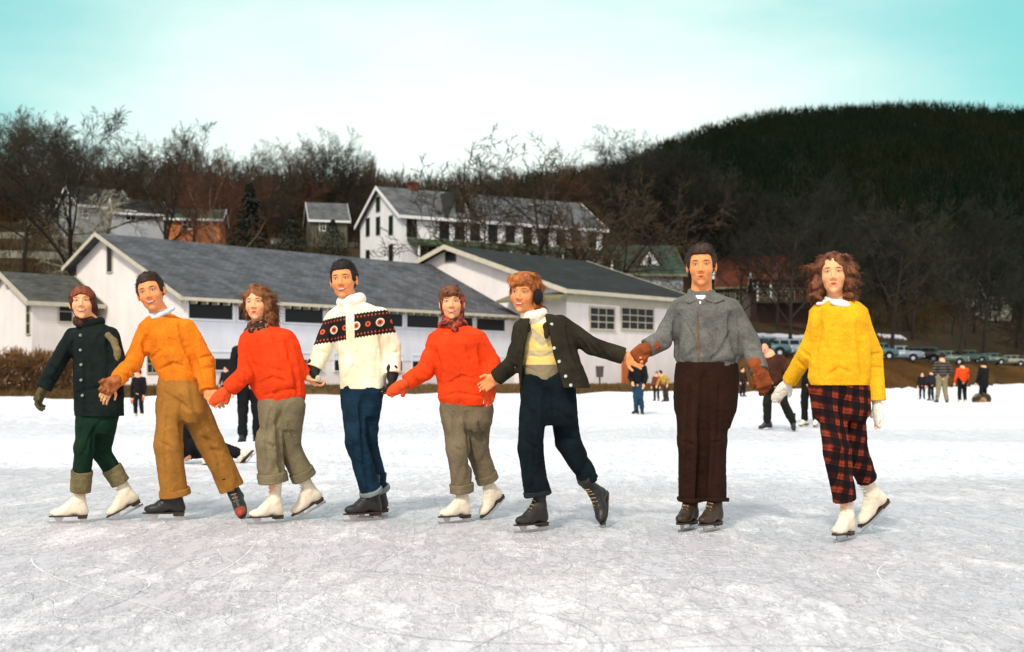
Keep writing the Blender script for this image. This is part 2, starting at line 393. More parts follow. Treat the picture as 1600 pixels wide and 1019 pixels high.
def hand_sdf(V, w, tip, n, curl=.5, th=1.0, thumb=1, k=.006, spread=.03):
    w = np.array(w, float); fwd = norm(np.array(tip) - w); n = np.array(n, float); n = norm(n - fwd * (n @ fwd)); sd = np.cross(fwd, n) * thumb
    R = np.stack([sd, fwd, n], 1)
    V.cone(w - fwd * .03, w + fwd * .02, .027 * th, .028 * th, .01)
    V.rbox(w + fwd * .052, (.041 * th, .050, .0165 * th), R, .014, .012)
    V.ell(w + fwd * .035 + sd * .026 + n * .006, (.018 * th, .032, .017 * th), R, .01)
    for i, (l, o) in enumerate(((.072, .031), (.083, .0105), (.077, -.0105), (.060, -.030))):
        a = curl * (1 + .12 * i)
        p0 = w + fwd * (.092 - .004 * abs(i - 1)) + sd * o
        d1 = norm(fwd * math.cos(a) + n * math.sin(a) + sd * (1.5 - i) * spread)
        d2 = norm(fwd * math.cos(2.1 * a) + n * math.sin(2.1 * a) + sd * (1.5 - i) * spread * .5)
        d3 = norm(fwd * math.cos(2.9 * a) + n * math.sin(2.9 * a))
        p1 = p0 + d1 * l * .46; p2 = p1 + d2 * l * .32; p3 = p2 + d3 * l * .24; r = (.0098 - .0006 * (i == 3)) * th
        V.cone(p0 - fwd * .015, p1, r * 1.06, r, k); V.cone(p1, p2, r, r * .93, .003); V.cone(p2, p3, r * .93, r * .82, .003)
    t0 = w + fwd * .028 + sd * .030; t1 = t0 + norm(sd * .8 + fwd * .75 + n * .35) * .040; t2 = t1 + norm(sd * .25 + fwd * .9 + n * .6) * .034
    V.cone(t0, t1, .0135 * th, .0115 * th, .01); V.cone(t1, t2, .0115 * th, .0095 * th, .003)
def mitten_sdf(V, w, tip, n, th=1.0, thumb=1, cuff=.05):
    w = np.array(w, float); fwd = norm(np.array(tip) - w); n = np.array(n, float); n = norm(n - fwd * (n @ fwd)); sd = np.cross(fwd, n) * thumb
    R = np.stack([sd, fwd, n], 1)
    V.cone(w - fwd * cuff, w + fwd * .03, .038 * th, .036 * th, .01)
    V.ell(w + fwd * .062, (.050 * th, .062, .030 * th), R, .02)
    V.ell(w + fwd * .118 + n * .012, (.043 * th, .055, .027 * th), R, .03)
    V.cone(w + fwd * .030 + sd * .034, w + fwd * .075 + sd * .062 + n * .012, .020 * th, .016 * th, .012)

def fold_fn(amp=.006, s=16, seed=0, az=1.0, fine=.0015):
    def f(V):
        Q = V * np.array([1, 1, az]); a = wob(Q, s, seed); b = wob(Q, s * 2.3, seed + 3)
        c = wob(Q + .02 * a[:, None], s * 1.5, seed + 7); env = .35 + .65 * np.clip(wob(V, s * .35, seed + 9) + .4, 0, 1)
        return amp * (.60 * a + .35 * b) - amp * 1.0 * env * np.exp(-(c / .17) ** 2) + amp * .5 * env * np.exp(-((c - .32) / .20) ** 2) + fine * wob(V, 95, seed + 5)
    return f

def curls(V, pts, r, rs, n, k=.006):     # hair locks: short wavy chains round given points
    for _ in range(n):
        p = np.array(pts[rs.randint(len(pts))]) + rs.randn(3) * np.array([.010, .012, .012])
        q = p + rs.randn(3) * .014; V.cone(p, q, r * (.7 + .6 * rs.rand()), r * (.5 + .4 * rs.rand()), k)

def boot_meshes():
    V = Vol((-.10, -.06, -.10), (.22, .06, .20), .0055)
    V.cone((-.030, 0, -.040), (-.018, 0, .020), .046, .042, .01)
    V.cone((-.018, 0, .020), (-.024, 0, .190), .041, .048, .02)
    V.cone((-.010, 0, -.030), (.075, 0, -.052), .045, .037, .03)
    V.ell((.110, 0, -.062), (.078, .042, .034), None, .03)
    V.cone((.004, 0, .020), (.07, 0, -.030), .040, .034, .025)
    V.ell((-.040, 0, -.060), (.042, .036, .034), None, .02)
    V.plane((0, 0, -.086), (0, 0, -1), (-.2, -.1, -.12), (.3, .1, -.07)); V.plane((0, 0, .165), (0, 0, 1), (-.2, -.1, .15), (.3, .1, .26))
    boot = V.mesh('skate_boot', fold_fn(.0022, 30, 3, 1, .0))
    m = MB()
    def outline(x0, x1, z0, z1, wf):
        n = 9; xs = [x0 + (x1 - x0) * i / n for i in range(n + 1)]; P = [(x, wf(x)) for x in xs] + [(x, -wf(x)) for x in reversed(xs)]
        m.prism([(x, y, z0) for x, y in P], (0, 0, z1 - z0))
    outline(-.076, .196, -.094, -.085, lambda x: .030 + .012 * math.sin(min(max((x + .08) / .28, 0), 1) * math.pi) - .016 * max(0, (x - .14) / .06))
    outline(-.072, -.006, -.112, -.094, lambda x: .030)
    sole = m; m2 = MB()
    m2.box(-.085, .190, -.0022, .0022, -.1415, -.126); m2.prism([(.190, -.0022, -.1415), (.206, -.0022, -.130), (.204, -.0022, -.118), (.188, -.0022, -.126)], (0, .0044, 0))
    m2.prism([(-.055, -.004, -.128), (-.025, -.004, -.128), (-.012, -.004, -.112), (-.066, -.004, -.112)], (0, .008, 0)); m2.prism([(.105, -.004, -.128), (.140, -.004, -.128), (.165, -.004, -.094), (.090, -.004, -.094)], (0, .008, 0))
    m3 = MB()
    for i in range(7):
        t = i / 6; x = .082 - t * .066; z = -.015 + t * .128 if i > 2 else -.018 + i * .022
        x = [.100, .084, .066, .048, .034, .029, .030][i]; z = [-.020, -.004, .014, .034, .060, .088, .116][i]
        m3.bar((x, -.020, z + .003), (x + .004, .020, z - .003), .0035, n=5)
    return boot, sole, m2, m3
BOOT, SOLE, BLADE, LACE = boot_meshes()
def mesh_of(mb, name):
    me = bpy.data.meshes.new(name); me.from_pydata([tuple(p) for p in mb.v], [], mb.f)
    import bmesh
    bm = bmesh.new(); bm.from_mesh(me); bmesh.ops.recalc_face_normals(bm, faces=bm.faces); bm.to_mesh(me); bm.free(); return me
ME_SOLE, ME_BLADE, ME_LACE = mesh_of(SOLE, 'sole'), mesh_of(BLADE, 'blade'), mesh_of(LACE, 'lace')
def objmat(o, m):
    if len(o.data.materials) == 0: o.data.materials.append(None)
    o.material_slots[0].link = 'OBJECT'; o.material_slots[0].material = m

M_WHITEBOOT = mat('white_boot_leather', (.78, .67, .50), .5, .16, 14, .15)
M_BLACKBOOT = mat('black_boot_leather', (.022, .020, .018), .42, .3, 14, .15)
M_BROWNBOOT = mat('brown_boot_leather', (.040, .024, .013), .45, .4, 12, .15)
M_TANLACE = mat('tan_laces', (.45, .30, .12), .8, .2)
M_WHITELACE = mat('pale_laces', (.75, .68, .58), .8, .1)
M_SOLE = mat('dark_sole', (.045, .028, .018), .6, .2)
M_REDTOE = mat('reddish_leather', (.32, .05, .02), .5, .3)
M_STEEL = mat('skate_steel', (.50, .50, .48), .32, .1, metallic=.85, bmp=0)

class Person:
    def __init__(s, Y, yaw, label, J, hs=1.0, head=None, hyaw=0, pitch=0, roll=0, male=True):
        s.Y, s.phi = Y, math.radians(yaw); s.male = male; s.hs = hs
        x0 = PX(J['nk'][0], 590, Y)[0]
        s.root = empty('person', (float(x0), float(Y), 0)); world_parent(s.root); tag(s.root, label, 'person', 'line of eight skaters')
        s.J = {}
        for k, v in J.items():
            dy = v[2] if len(v) > 2 else 0
            if k[:2] in ('sh', 'hp'): dy += -(PX(v[0], 590, Y)[0] - x0) * math.tan(s.phi) * .8
            s.J[k] = PX(v[0], v[1], Y + dy)
        s.hc = PX(head[0], head[1], Y - .03); s.R = frame(hyaw, pitch, roll)
        s.boots = {}
    def rows(s, rows, ratio=.62, bmin=.055, dy=0):
        o = []
        for py, a, b in rows:
            p = PX(a, py, s.Y); q = PX(b, py, s.Y); W = (q[0] - p[0]) / 2; rb = max(W * ratio, bmin)
            ra = math.sqrt(max(W * W - (rb * math.sin(s.phi)) ** 2, (.6 * W) ** 2)) / math.cos(s.phi)
            o.append((p[2], (p[0] + q[0]) / 2, s.Y + dy, ra, rb))
        return o
    def boot(s, sd, toe, heel, mt, lace, dy=0.0, sc_=.93, planted=True, toe_mat=None):
        Yh = s.Y + dy; Lw = .27 * sc_
        H = PX(heel[0], heel[1], Yh); T = PX(toe[0], toe[1], Yh)
        if planted: T[2] = H[2] = .0565 * sc_
        d = T - H; e = Lw ** 2 - d[0] ** 2 - d[2] ** 2; d[1] = -math.sqrt(max(e, 0.0004))
        x = norm(d); up = np.array([0, 0, 1.0]) if planted else norm(s.J['kn_' + sd] - H)
        z = norm(up - x * (up @ x)); y = np.cross(z, x)
        A = H + x * .075 * sc_ + z * .085 * sc_
        M = Matrix(((x[0] * sc_, y[0] * sc_, z[0] * sc_, A[0]), (x[1] * sc_, y[1] * sc_, z[1] * sc_, A[1]), (x[2] * sc_, y[2] * sc_, z[2] * sc_, A[2]), (0, 0, 0, 1)))
        s.J['an_' + sd] = A - x * .018 + z * .015; s.boots[sd] = (x, z)
        b = bpy.data.objects.new('skate_boot', BOOT); COL.objects.link(b); b.parent = s.root; b.matrix_parent_inverse = INV[s.root.name]; b.matrix_basis = M; objmat(b, mt)
        for nm, me, mm in (('sole', ME_SOLE, M_SOLE), ('blade', ME_BLADE, M_STEEL), ('lace', ME_LACE, lace)):
            o = bpy.data.objects.new(nm, me); COL.objects.link(o); o.parent = b; objmat(o, mm)
        if toe_mat:
            V = Vol((.12, -.06, -.10), (.21, .06, -.01), .006); V.ell((.1135, 0, -.062), (.081, .044, .036), None, 0); V.plane((.130, 0, 0), (-1, 0, 0), (.1, -.1, -.12), (.3, .1, .0)); V.plane((0, 0, -.086), (0, 0, -1), (-.2, -.1, -.12), (.3, .1, -.07))
            o = link('toe_cap', V.mesh('toe_cap'), toe_mat, b, False)
        return b
    def bounds(s, keys, pad):
        A = np.stack([s.J[k] for k in keys]); return A.min(0) - pad, A.max(0) + pad
    def body(s, mt, rows, hands, h=.006, nr=.052):
        J = s.J; lo, hi = s.bounds([k for k in J], .12)
        hi[2] = s.hc[2] + .17; lo[2] = min(J['an_l'][2], J['an_r'][2]) - .09
        V = Vol(lo, hi, h)
        V.torso(s.rows(rows), s.phi, .01, grow=-.032)
        for sd in 'lr':
            V.cone(J['sh_' + sd] + norm(J['nk'] - J['sh_' + sd]) * .03 - np.array([0, 0, .02]), J['el_' + sd], .034, .034, .03); V.cone(J['el_' + sd], J['wr_' + sd], .036, .026, .008)
            V.cone(J['hp_' + sd], J['kn_' + sd], .055, .042, .03); V.cone(J['kn_' + sd], J['an_' + sd], .040, .028, .01)
            x, z = s.boots[sd]; V.cone(J['an_' + sd], J['an_' + sd] + x * .12 - z * .065, .027, .020, .01)
            tip, n, curl, th, thumb = hands[sd]
            if th < 0: curl, th = .12, .66      # inside a mitten
            hand_sdf(V, J['wr_' + sd], tip, n, curl, th, thumb)
        head_sdf(V, s.hc, s.R, s.hs, J['nk'], nr, s.male)
        R, hc, hs = s.R, s.hc, s.hs
        def hl(P):
            Q = (P - hc) @ R / hs; Q[P[:, 2] < J['nk'][2]] = (0, -1, 0); return Q
        return link('body', V.mesh('body', None, {'hl': hl}), mt, s.root)
    def top(s, name, mt, rows, arms, h=.0065, grow=0, neck=.058, fold=None, attr=None, ratio=.62, cuts=(), extra=None, armk=.020, cr=()):
        J = s.J; ks = ['nk'] + [k + sd for sd in 'lr' for k in ('sh_', 'el_', 'wr_')]
        lo, hi = s.bounds(ks, .13); rr = s.rows(rows, ratio); lo[2] = min(rr[-1][0], lo[2] + .05) - .05; hi[2] = max(r[0] for r in rr) + .06
        lo[0] = min(lo[0], min(r[1] - r[3] for r in rr) - .03); hi[0] = max(hi[0], max(r[1] + r[3] for r in rr) + .03); lo[1] -= .08; hi[1] += .08
        V = Vol(lo, hi, h); V.torso(rr, s.phi, .0, grow)
        if extra: extra(V)
        for sd in 'lr':
            a = arms[sd]                                   # (r_shoulder, r_elbow, r_cuff, end fraction)
            W = Vol.__new__(Vol); W.lo, W.h, W.n = V.lo, V.h, V.n; W.D = np.full(V.n, 1.0, np.float32)
            sj = J['sh_' + sd] + norm(J['nk'] - J['sh_' + sd]) * .012 - np.array([0, 0, .006])
            W.cone(sj, J['el_' + sd], a[0] * .86, a[1], 0); d = norm(J['wr_' + sd] - J['el_' + sd]); e = J['el_' + sd] + (J['wr_' + sd] - J['el_' + sd]) * a[3]
            W.cone(J['el_' + sd], e, a[1], a[2] * 1.12, .012); 
            W.cone(e - d * .05, e + d * .03, a[2], a[2] * .98, .01)
            W.plane(e, d, e - .13, e + .13)
            hh = np.maximum(armk - np.abs(V.D - W.D), 0) / armk; V.D = np.minimum(V.D, W.D) - hh * hh * armk * .25
        if neck:
            n0 = J['nk']; V.cone(n0 - np.array([0, 0, .02]), n0 + (s.hc - n0) * .9, neck, neck * .9, .004, 'sub')
        for c in cuts: c(V)
        s.V = V; s.crease(cr)
        return link(name, V.mesh(name, fold or fold_fn(.006, 15, len(name)), attr, True), mt, s.root)
    def pants(s, name, mt, rows, legs, h=.0075, fold=None, cuff=None, cuffm=None, attr=None, cr=(), drop=.07):
        J = s.J; ks = [k + sd for sd in 'lr' for k in ('hp_', 'kn_', 'an_')]
        lo, hi = s.bounds(ks, .16); rr = s.rows(rows, .66); l_ = rr[-1]; rr.append((l_[0] - drop, l_[1], l_[2], l_[3] * .82, l_[4] * .8)); hi[2] = max(r[0] for r in rr) + .03
        lo[0] = min(lo[0], min(r[1] - r[3] for r in rr) - .03); hi[0] = max(hi[0], max(r[1] + r[3] for r in rr) + .03)
        V = Vol(lo, hi, h); V.torso(rr, s.phi, 0)
        for sd in 'lr':
            r0, r1, r2, fr = legs[sd]; r0 *= .91; r1 *= .92; r2 *= .97
            W = Vol.__new__(Vol); W.lo, W.h, W.n = V.lo, V.h, V.n; W.D = np.full(V.n, 1.0, np.float32)
            k, a = J['kn_' + sd], J['an_' + sd]; e = k + (a - k) * fr; d = norm(a - k)
            W.cone(J['hp_' + sd], k, r0, r1, 0); W.cone(k, e + d * .02, r1, r2, .02); W.plane(e, d, e - .17, e + .17)
            kk = .02; hh = np.maximum(kk - np.abs(V.D - W.D), 0) / kk; V.D = np.minimum(V.D, W.D) - hh * hh * kk * .25
            if cuff and cuff.get(sd):
                f0 = cuff[sd]; c0 = k + (a - k) * f0; C = Vol(np.minimum(c0, e) - .15, np.maximum(c0, e) + .15, .006)
                C.cone(J['hp_' + sd], k, r0 + .011, r1 + .011, 0); C.cone(k, e + d * .02, r1 + .011, r2 + .012, .02); C.plane(e + d * .004, d, e - .24, e + .24); C.plane(c0, -d, c0 - .24, c0 + .24)
                link('trouser_cuff', C.mesh('trouser_cuff', fold_fn(.003, 22, 5)), cuffm or mt, s.root)
        s.V = V; s.crease(cr)
        o = link(name, V.mesh(name, fold or fold_fn(.009, 11, 7, .45), attr, True), mt, s.root)
        return o
    def part(s, name, V, mt, fold=None, parent=None, attr=None):
        return link(name, V.mesh(name, fold, attr), mt, parent or s.root)
    def hair(s, V, mt, fold, n=2600, ln=.07, curl=.5, short=False, seed=1, rad=.0021, out=.35):
        me = V.mesh('hair', fold); nv = len(me.vertices); A = np.empty(nv * 3, np.float32); me.vertices.foreach_get('co', A); A = A.reshape(-1, 3)
        B = np.empty(nv * 3, np.float32); me.vertices.foreach_get('normal', B); B = B.reshape(-1, 3); Q = np.empty(len(me.polygons) * 4, np.int32); me.polygons.foreach_get('vertices', Q); Q = Q.reshape(-1, 4)
        rs = np.random.RandomState(seed); L0 = (A - s.hc) @ s.R; ok = np.where(((B @ s.R[:, 1] < .75) | (L0[:, 2] > .05)) & ((L0[:, 1] < .045 * s.hs) | short))[0]; i = ok[rs.randint(len(ok), size=n)]
        p = A[i] - B[i] * .004; nn = B[i]; lc = L0[i]; sgn = np.sign(lc[:, 0] + .02)[:, None]; r, f, u = s.R[:, 0], s.R[:, 1], s.R[:, 2]
        g = (-f * .8 + u * .25 + r * sgn * .35) if short else (-u * 1.0 + r * sgn * np.clip(nn @ u, 0, 1)[:, None] * 1.1 - f * .15)
        if not short: g = g + r * sgn * (lc[:, 1] > .02)[:, None] * .4
        ph = rs.rand(n, 1) * 6.28; lnn = ln * (.5 + rs.rand(n, 1)); k = 7; P = [p]; side = np.cross(nn, g); side /= np.linalg.norm(side, axis=1)[:, None] + 1e-6
        for j in range(k):
            d = g - nn * (g * nn).sum(1)[:, None] * .8 + nn * out * (.5 if j < 2 else 0) + rs.randn(n, 3) * .10 + curl * (side * np.sin(ph + j * 1.5) + nn * np.cos(ph + j * 1.5) * .8)
            d /= np.linalg.norm(d, axis=1)[:, None]; P.append(P[-1] + d * lnn / k)
        VV, FF = [A], [Q]; c = nv
        for j in range(k):
            ra, rb = rad * (1 - .6 * j / k), rad * (1 - .6 * (j + 1) / k); d = P[j + 1] - P[j]; d /= np.linalg.norm(d, axis=1)[:, None]; a_ = np.cross(d, nn + .01); a_ /= np.linalg.norm(a_, axis=1)[:, None] + 1e-6; b_ = np.cross(d, a_)
            for t in range(3): VV.append(P[j] + (a_ * math.cos(t * 2.094) + b_ * math.sin(t * 2.094)) * ra)
            for t in range(3): VV.append(P[j + 1] + (a_ * math.cos(t * 2.094) + b_ * math.sin(t * 2.094)) * rb)
            I = np.arange(n)
            for t in range(3): FF.append(np.stack([c + t * n + I, c + ((t + 1) % 3) * n + I, c + (3 + (t + 1) % 3) * n + I, c + (3 + t) * n + I], 1))
            c += 6 * n
        return link('hair', mesh_np('hair', np.concatenate(VV), np.concatenate(FF)), mt, s.root)
    def surf(s, px, py, out=.0):             # point on the last garment's front, on the ray of this pixel
        for Yt in np.arange(s.Y - .40, s.Y + .25, .003):
            p = PX(px, py, Yt); g = np.round((p - s.V.lo) / s.V.h).astype(int)
            if (g >= 0).all() and (g < s.V.n).all() and s.V.D[g[0], g[1], g[2]] < 0: return p - np.array([0, out, 0])
        return PX(px, py, s.Y - .1)
    def crease(s, cr):                       # press soft valleys into the cloth along strokes given in photo pixels
        for st in cr:
            pts, r = st[0], (st[1] if len(st) > 1 else .016); q = []
            for a, b in zip(pts, pts[1:]):
                n = max(2, int(math.hypot(b[0] - a[0], b[1] - a[1]) / 5))
                for i in range(n): t = i / n; q.append((a[0] + (b[0] - a[0]) * t, a[1] + (b[1] - a[1]) * t))
            q.append(pts[-1]); n = len(q); P3 = [s.surf(*p) for p in q]
            for i in range(n - 1):
                w_ = math.sin(math.pi * (i + .6) / (n + .2)) ** .6; rr = r * (.35 + .65 * w_)
                s.V.cone(P3[i] - np.array([0, rr * .35, 0]), P3[i + 1] - np.array([0, rr * .35, 0]), rr, None, r * 1.3, 'sub')
    def hp(s, x, y, z): return s.hc + (s.R @ np.array([x, y, z])) * s.hs
    def box(s, pad=.17, dn=.16): return s.hc - np.array([pad, pad, dn]), s.hc + np.array([pad, pad, pad])
    def short_hair(s, mt, vol=.010, seed=1, line=.064):
        V = Vol(*s.box(.14, .08), .005); hs, R = s.hs, s.R
        V.ell(s.hp(0, -.014, .034), np.array([.0785 + vol * .6, .099 + vol * .5, .092 + vol]) * hs, R, 0)
        V.ell(s.hp(.01, .045, .098), np.array([.055, .035, .018 + vol]) * hs, R, .02)
        V.rbox(s.hp(0, .13, line - .12), np.array([.20, .085, .12]) * hs, R, .02, .01, 'sub')      # face
        V.rbox(s.hp(0, .06, -.13), np.array([.2, .085, .12]) * hs, R, .01, .012, 'sub')             # in front of the ears
        V.rbox(s.hp(0, -.10, -.19), np.array([.2, .2, .12]) * hs, R, .01, .012, 'sub')
        rs = np.random.RandomState(seed)
        return s.hair(V, mt, lambda P: .0035 * wob(P * np.array([1, 1, .5]), 70, seed) + .002 * wob(P, 150, seed + 1), 2600, .030, .15, True, seed, .0016, .5)
    def face_cut(s, V, z1=.052, w_=.060, dx=0, low=-.13):
        V.ell(s.hp(dx, .115, (z1 + low) / 2), np.array([w_, .105, (z1 - low) / 2]) * s.hs, s.R, .008, 'sub')

def collar_ring(V, c, r, hgt, tube, tilt=(0, 0, 1), n=22, ell_=(1, 1)):
    t = norm(tilt); u = norm(np.cross(t, (0, 1, 0))); v = np.cross(t, u)
    for i in range(n):
        a = 2 * math.pi * i / n; b = 2 * math.pi * (i + 1) / n
        p = c + u * math.cos(a) * r * ell_[0] + v * math.sin(a) * r * ell_[1]; q = c + u * math.cos(b) * r * ell_[0] + v * math.sin(b) * r * ell_[1]
        V.cone(p, q, tube, None, .004); V.cone(p + t * hgt, q + t * hgt * 1, tube * .9, None, hgt)
SK1 = (.78, .36, .16); SK2 = (.76, .29, .10); SK3 = (.80, .39, .18)
def mth(nt, op, a, b=None, clamp=False):
    m = nt.nodes.new('ShaderNodeMath'); m.operation = op; m.use_clamp = clamp
    for i, v in enumerate((a, b)):
        if v is None: continue
        if isinstance(v, (int, float)): m.inputs[i].default_value = v
        else: nt.links.new(v, m.inputs[i])
    return m.outputs[0]
def mixc(nt, f, a, b):
    x = nt.nodes.new('ShaderNodeMix'); x.data_type = 'RGBA'
    if isinstance(f, (int, float)): x.inputs[0].default_value = f
    else: nt.links.new(f, x.inputs[0])
    for i, v in ((6, a), (7, b)):
        if isinstance(v, tuple): x.inputs[i].default_value = (*v, 1)
        else: nt.links.new(v, x.inputs[i])
    return x.outputs[2]
def objxyz(nt, attr=None):
    if attr:
        t = nt.nodes.new('ShaderNodeAttribute'); t.attribute_name = attr; o = t.outputs['Vector']
    else:
        t = nt.nodes.new('ShaderNodeTexCoord'); o = t.outputs['Object']
    s = nt.nodes.new('ShaderNodeSeparateXYZ'); nt.links.new(o, s.inputs[0]); return s.outputs, o

def fairisle():                          # cream knit with a dark band of rosettes
    m, nt, b = nodes('fair_isle_knit'); (X, Y, Z), V = objxyz(nt, 'tl')
    M = lambda *a, **k: mth(nt, *a, **k)
    zz = M('SUBTRACT', Z, M('MULTIPLY', X, .16))
    jag = M('MULTIPLY', M('PINGPONG', X, .011), .9)
    dz = M('SUBTRACT', M('ABSOLUTE', zz), jag)
    band = M('LESS_THAN', dz, .078)
    plk = M('GREATER_THAN', M('ABSOLUTE', X), .030)
    band = M('MULTIPLY', band, plk)
    # rosettes
    u = M('SUBTRACT', M('MULTIPLY', M('FRACT', M('DIVIDE', M('ADD', X, 5.0), .082)), .082), .041)
    rr = M('SQRT', M('ADD', M('MULTIPLY', u, u), M('MULTIPLY', zz, zz)))
    alt = M('GREATER_THAN', M('FRACT', M('DIVIDE', M('ADD', X, 5.0), .164)), .5)
    core = M('LESS_THAN', rr, .019); dot = M('LESS_THAN', rr, .007); ring = M('MULTIPLY', M('LESS_THAN', M('ABSOLUTE', M('SUBTRACT', rr, .024)), .005), alt)
    ed = M('GREATER_THAN', M('ADD', M('SINE', M('MULTIPLY', X, 260)), M('MULTIPLY', M('ABSOLUTE', M('SUBTRACT', M('ABSOLUTE', zz), .060)), -120)), .0)
    dark = mixc(nt, ed, (.018, .014, .012), (.42, .07, .03))
    dark = mixc(nt, core, dark, (.62, .09, .025)); dark = mixc(nt, dot, dark, (.03, .02, .015)); dark = mixc(nt, ring, dark, (.72, .66, .50))
    nz, _, _ = noise_col(nt, (.80, .70, .44), (.90, .84, .64), 9)
    c = mixc(nt, band, nz.outputs[2], dark)
    nt.links.new(c, b.inputs['Base Color']); b.inputs['Roughness'].default_value = .95; b.inputs['Specular IOR Level'].default_value = .1
    n = nt.nodes.new('ShaderNodeTexNoise'); n.inputs['Scale'].default_value = 120; nt.links.new(V, n.inputs['Vector']); bump(nt, b, n.outputs[0], .6, .006)
    return m
def plaid():
    m, nt, b = nodes('red_black_plaid_wool'); (X, Y, Z), V = objxyz(nt, 'tl'); M = lambda *a, **k: mth(nt, *a, **k)
    n = nt.nodes.new('ShaderNodeTexNoise'); n.inputs['Scale'].default_value = 6; nt.links.new(V, n.inputs['Vector'])
    w_ = M('MULTIPLY', M('SUBTRACT', n.outputs[0], .5), .022)
    u = M('ADD', M('ADD', X, M('MULTIPLY', Y, .35)), w_); v = M('ADD', M('ADD', Z, M('MULTIPLY', X, .18)), w_)
    a = M('SINE', M('MULTIPLY', u, 2 * math.pi / .078)); c = M('SINE', M('MULTIPLY', v, 2 * math.pi / .082))
    sm = lambda s, lo, hi: M('DIVIDE', M('SUBTRACT', s, lo), hi - lo, clamp=True)
    A, B = sm(a, .0, .35), sm(c, .0, .35)
    a2 = M('SINE', M('MULTIPLY', u, 8 * math.pi / .078)); c2 = M('SINE', M('MULTIPLY', v, 8 * math.pi / .082))
    fine = M('MULTIPLY', M('ADD', a2, c2), .25)
    k = M('ADD', M('MULTIPLY', A, B), M('MULTIPLY', M('MAXIMUM', A, B), .10)); k = M('MULTIPLY', k, M('ADD', fine, .75), clamp=True)
    col = mixc(nt, k, (.008, .006, .007), (.25, .036, .014))
    nt.links.new(col, b.inputs['Base Color']); b.inputs['Roughness'].default_value = .95; b.inputs['Specular IOR Level'].default_value = .1
    return m
def spotted(name, c1, c2, scale, th=.52):    # printed head scarf
    m, nt, b = nodes(name); mx, n, r = noise_col(nt, c1, c2, scale, 3, th - .05, th + .05)
    nt.links.new(mx.outputs[2], b.inputs['Base Color']); b.inputs['Roughness'].default_value = .7; b.inputs['Specular IOR Level'].default_value = .2; return m
def hairm(name, c):
    m, nt, b = nodes(name); mx, n, r = noise_col(nt, sc(c, .35), sc(c, 1.5), 38, 5, .3, .7, mapscale=(1, 1, .35))
    nt.links.new(mx.outputs[2], b.inputs['Base Color']); b.inputs['Roughness'].default_value = .6; b.inputs['Specular IOR Level'].default_value = .25
    bump(nt, b, n.outputs[0], .8, .01); return m
H_DARK = hairm('dark_brown_hair', (.035, .018, .010)); H_BLACK = hairm('black_hair', (.014, .010, .008)); H_BROWN = hairm('chestnut_hair', (.20, .075, .025))
H_RED = hairm('copper_hair', (.36, .11, .025)); H_AUB = hairm('auburn_hair', (.15, .052, .022))
N_ = lambda *a: np.array(a, float)
front = lambda P, k=1: N_(-math.sin(P.phi), -math.cos(P.phi), 0) * k
def button(P, pts, mt, r=.011, name='button', parent=None):
    for p in pts:
        m = MB(); d = Vector((-math.sin(P.phi), -math.cos(P.phi), 0)); p = Vector(p); m.bar(p, p + d * .009, r, r * .8, 10); m.build(name, mt, parent or P.root)

# --- 1: dark coat, green trousers, head scarf
P = Person(8.54, 12, 'smiling woman in dark coat, brown head scarf and green trousers, first in the skating line',
    dict(nk=(144, 507), sh_l=(112, 524, .02), sh_r=(176, 523), el_l=(88, 572, -.02), el_r=(186, 572, -.08), wr_l=(68, 607, -.06), wr_r=(176, 600, -.20),
         hp_l=(138, 648), hp_r=(168, 648), kn_l=(131, 700, -.10), kn_r=(158, 706, .10)), 1.0, (129, 475), -13, 8, 3, False)
P.boot('l', (83, 810), (137, 808), M_WHITEBOOT, M_WHITELACE); P.boot('r', (174, 805), (217, 780), M_WHITEBOOT, M_WHITELACE, .22, .93, False)
rows = [(503, 132, 158), (510, 120, 170), (520, 110, 182), (535, 107, 187), (560, 112, 188), (600, 114, 192), (650, 117, 194)]
P.body(skin_mat('skin_dark_coat', SK3, (.12, .05, .02), True), rows, {'l': (PX(57, 630, 8.46), (1, 0, 0), .45, .85, 1), 'r': (PX(163, 618, 8.29), (0, 1, 0), .5, .8, 1)})
M_COAT = cloth('dark_green_coat_wool', (.0085, .014, .012), .3)
coat = P.top('coat', M_COAT, rows, cr=[(((112, 532), (111, 560), (114, 592)), .014), (((170, 530), (172, 562), (171, 600)), .016), (((118, 614), (150, 607), (188, 614)), .010), (((140, 560), (150, 590)), .010), (((134, 540), (132, 600), (134, 645)), .008), (((80, 572), (93, 582)), .010), (((75, 588), (87, 596)), .009)], arms= {'l': (.064, .056, .047, 1), 'r': (.064, .056, .046, .96)}, fold=fold_fn(.0075, 13, 2, .5), ratio=.66)
V = Vol(P.J['wr_l'] - .16, P.J['wr_l'] + .16, .005); hand_sdf(V, P.J['wr_l'], PX(57, 630, 8.46), (1, 0, 0), .45, 1.2); P.part('glove', V, mat('olive_glove', (.075, .06, .022), .9), None)
P.pants('trousers', cloth('bottle_green_wool', (.006, .024, .012), .3), [(618, 124, 186), (640, 122, 186), (662, 120, 182)], {'l': (.088, .074, .058, .80), 'r': (.088, .070, .056, .78)},
    cuff={'l': .42, 'r': .40}, cuffm=cloth('olive_tan_cuff_wool', (.17, .14, .065), .3), cr=[(((148, 662), (144, 700), (142, 745)), .009), (((130, 655), (122, 690)), .010), (((118, 690), (132, 704)), .009)])
V = Vol(*P.box(.20, .20), .0055); R, hs = P.R, P.hs
V.ell(P.hp(0, -.022, .030), N_(.095, .112, .104) * hs, R, 0); V.ell(P.hp(.02, -.055, -.05), N_(.080, .070, .085) * hs, R, .03)
V.cone(P.hp(-.035, .02, -.125), P.hp(.04, .0, -.125), .036, .045, .03); P.face_cut(V, .056, .064, 0, -.125)
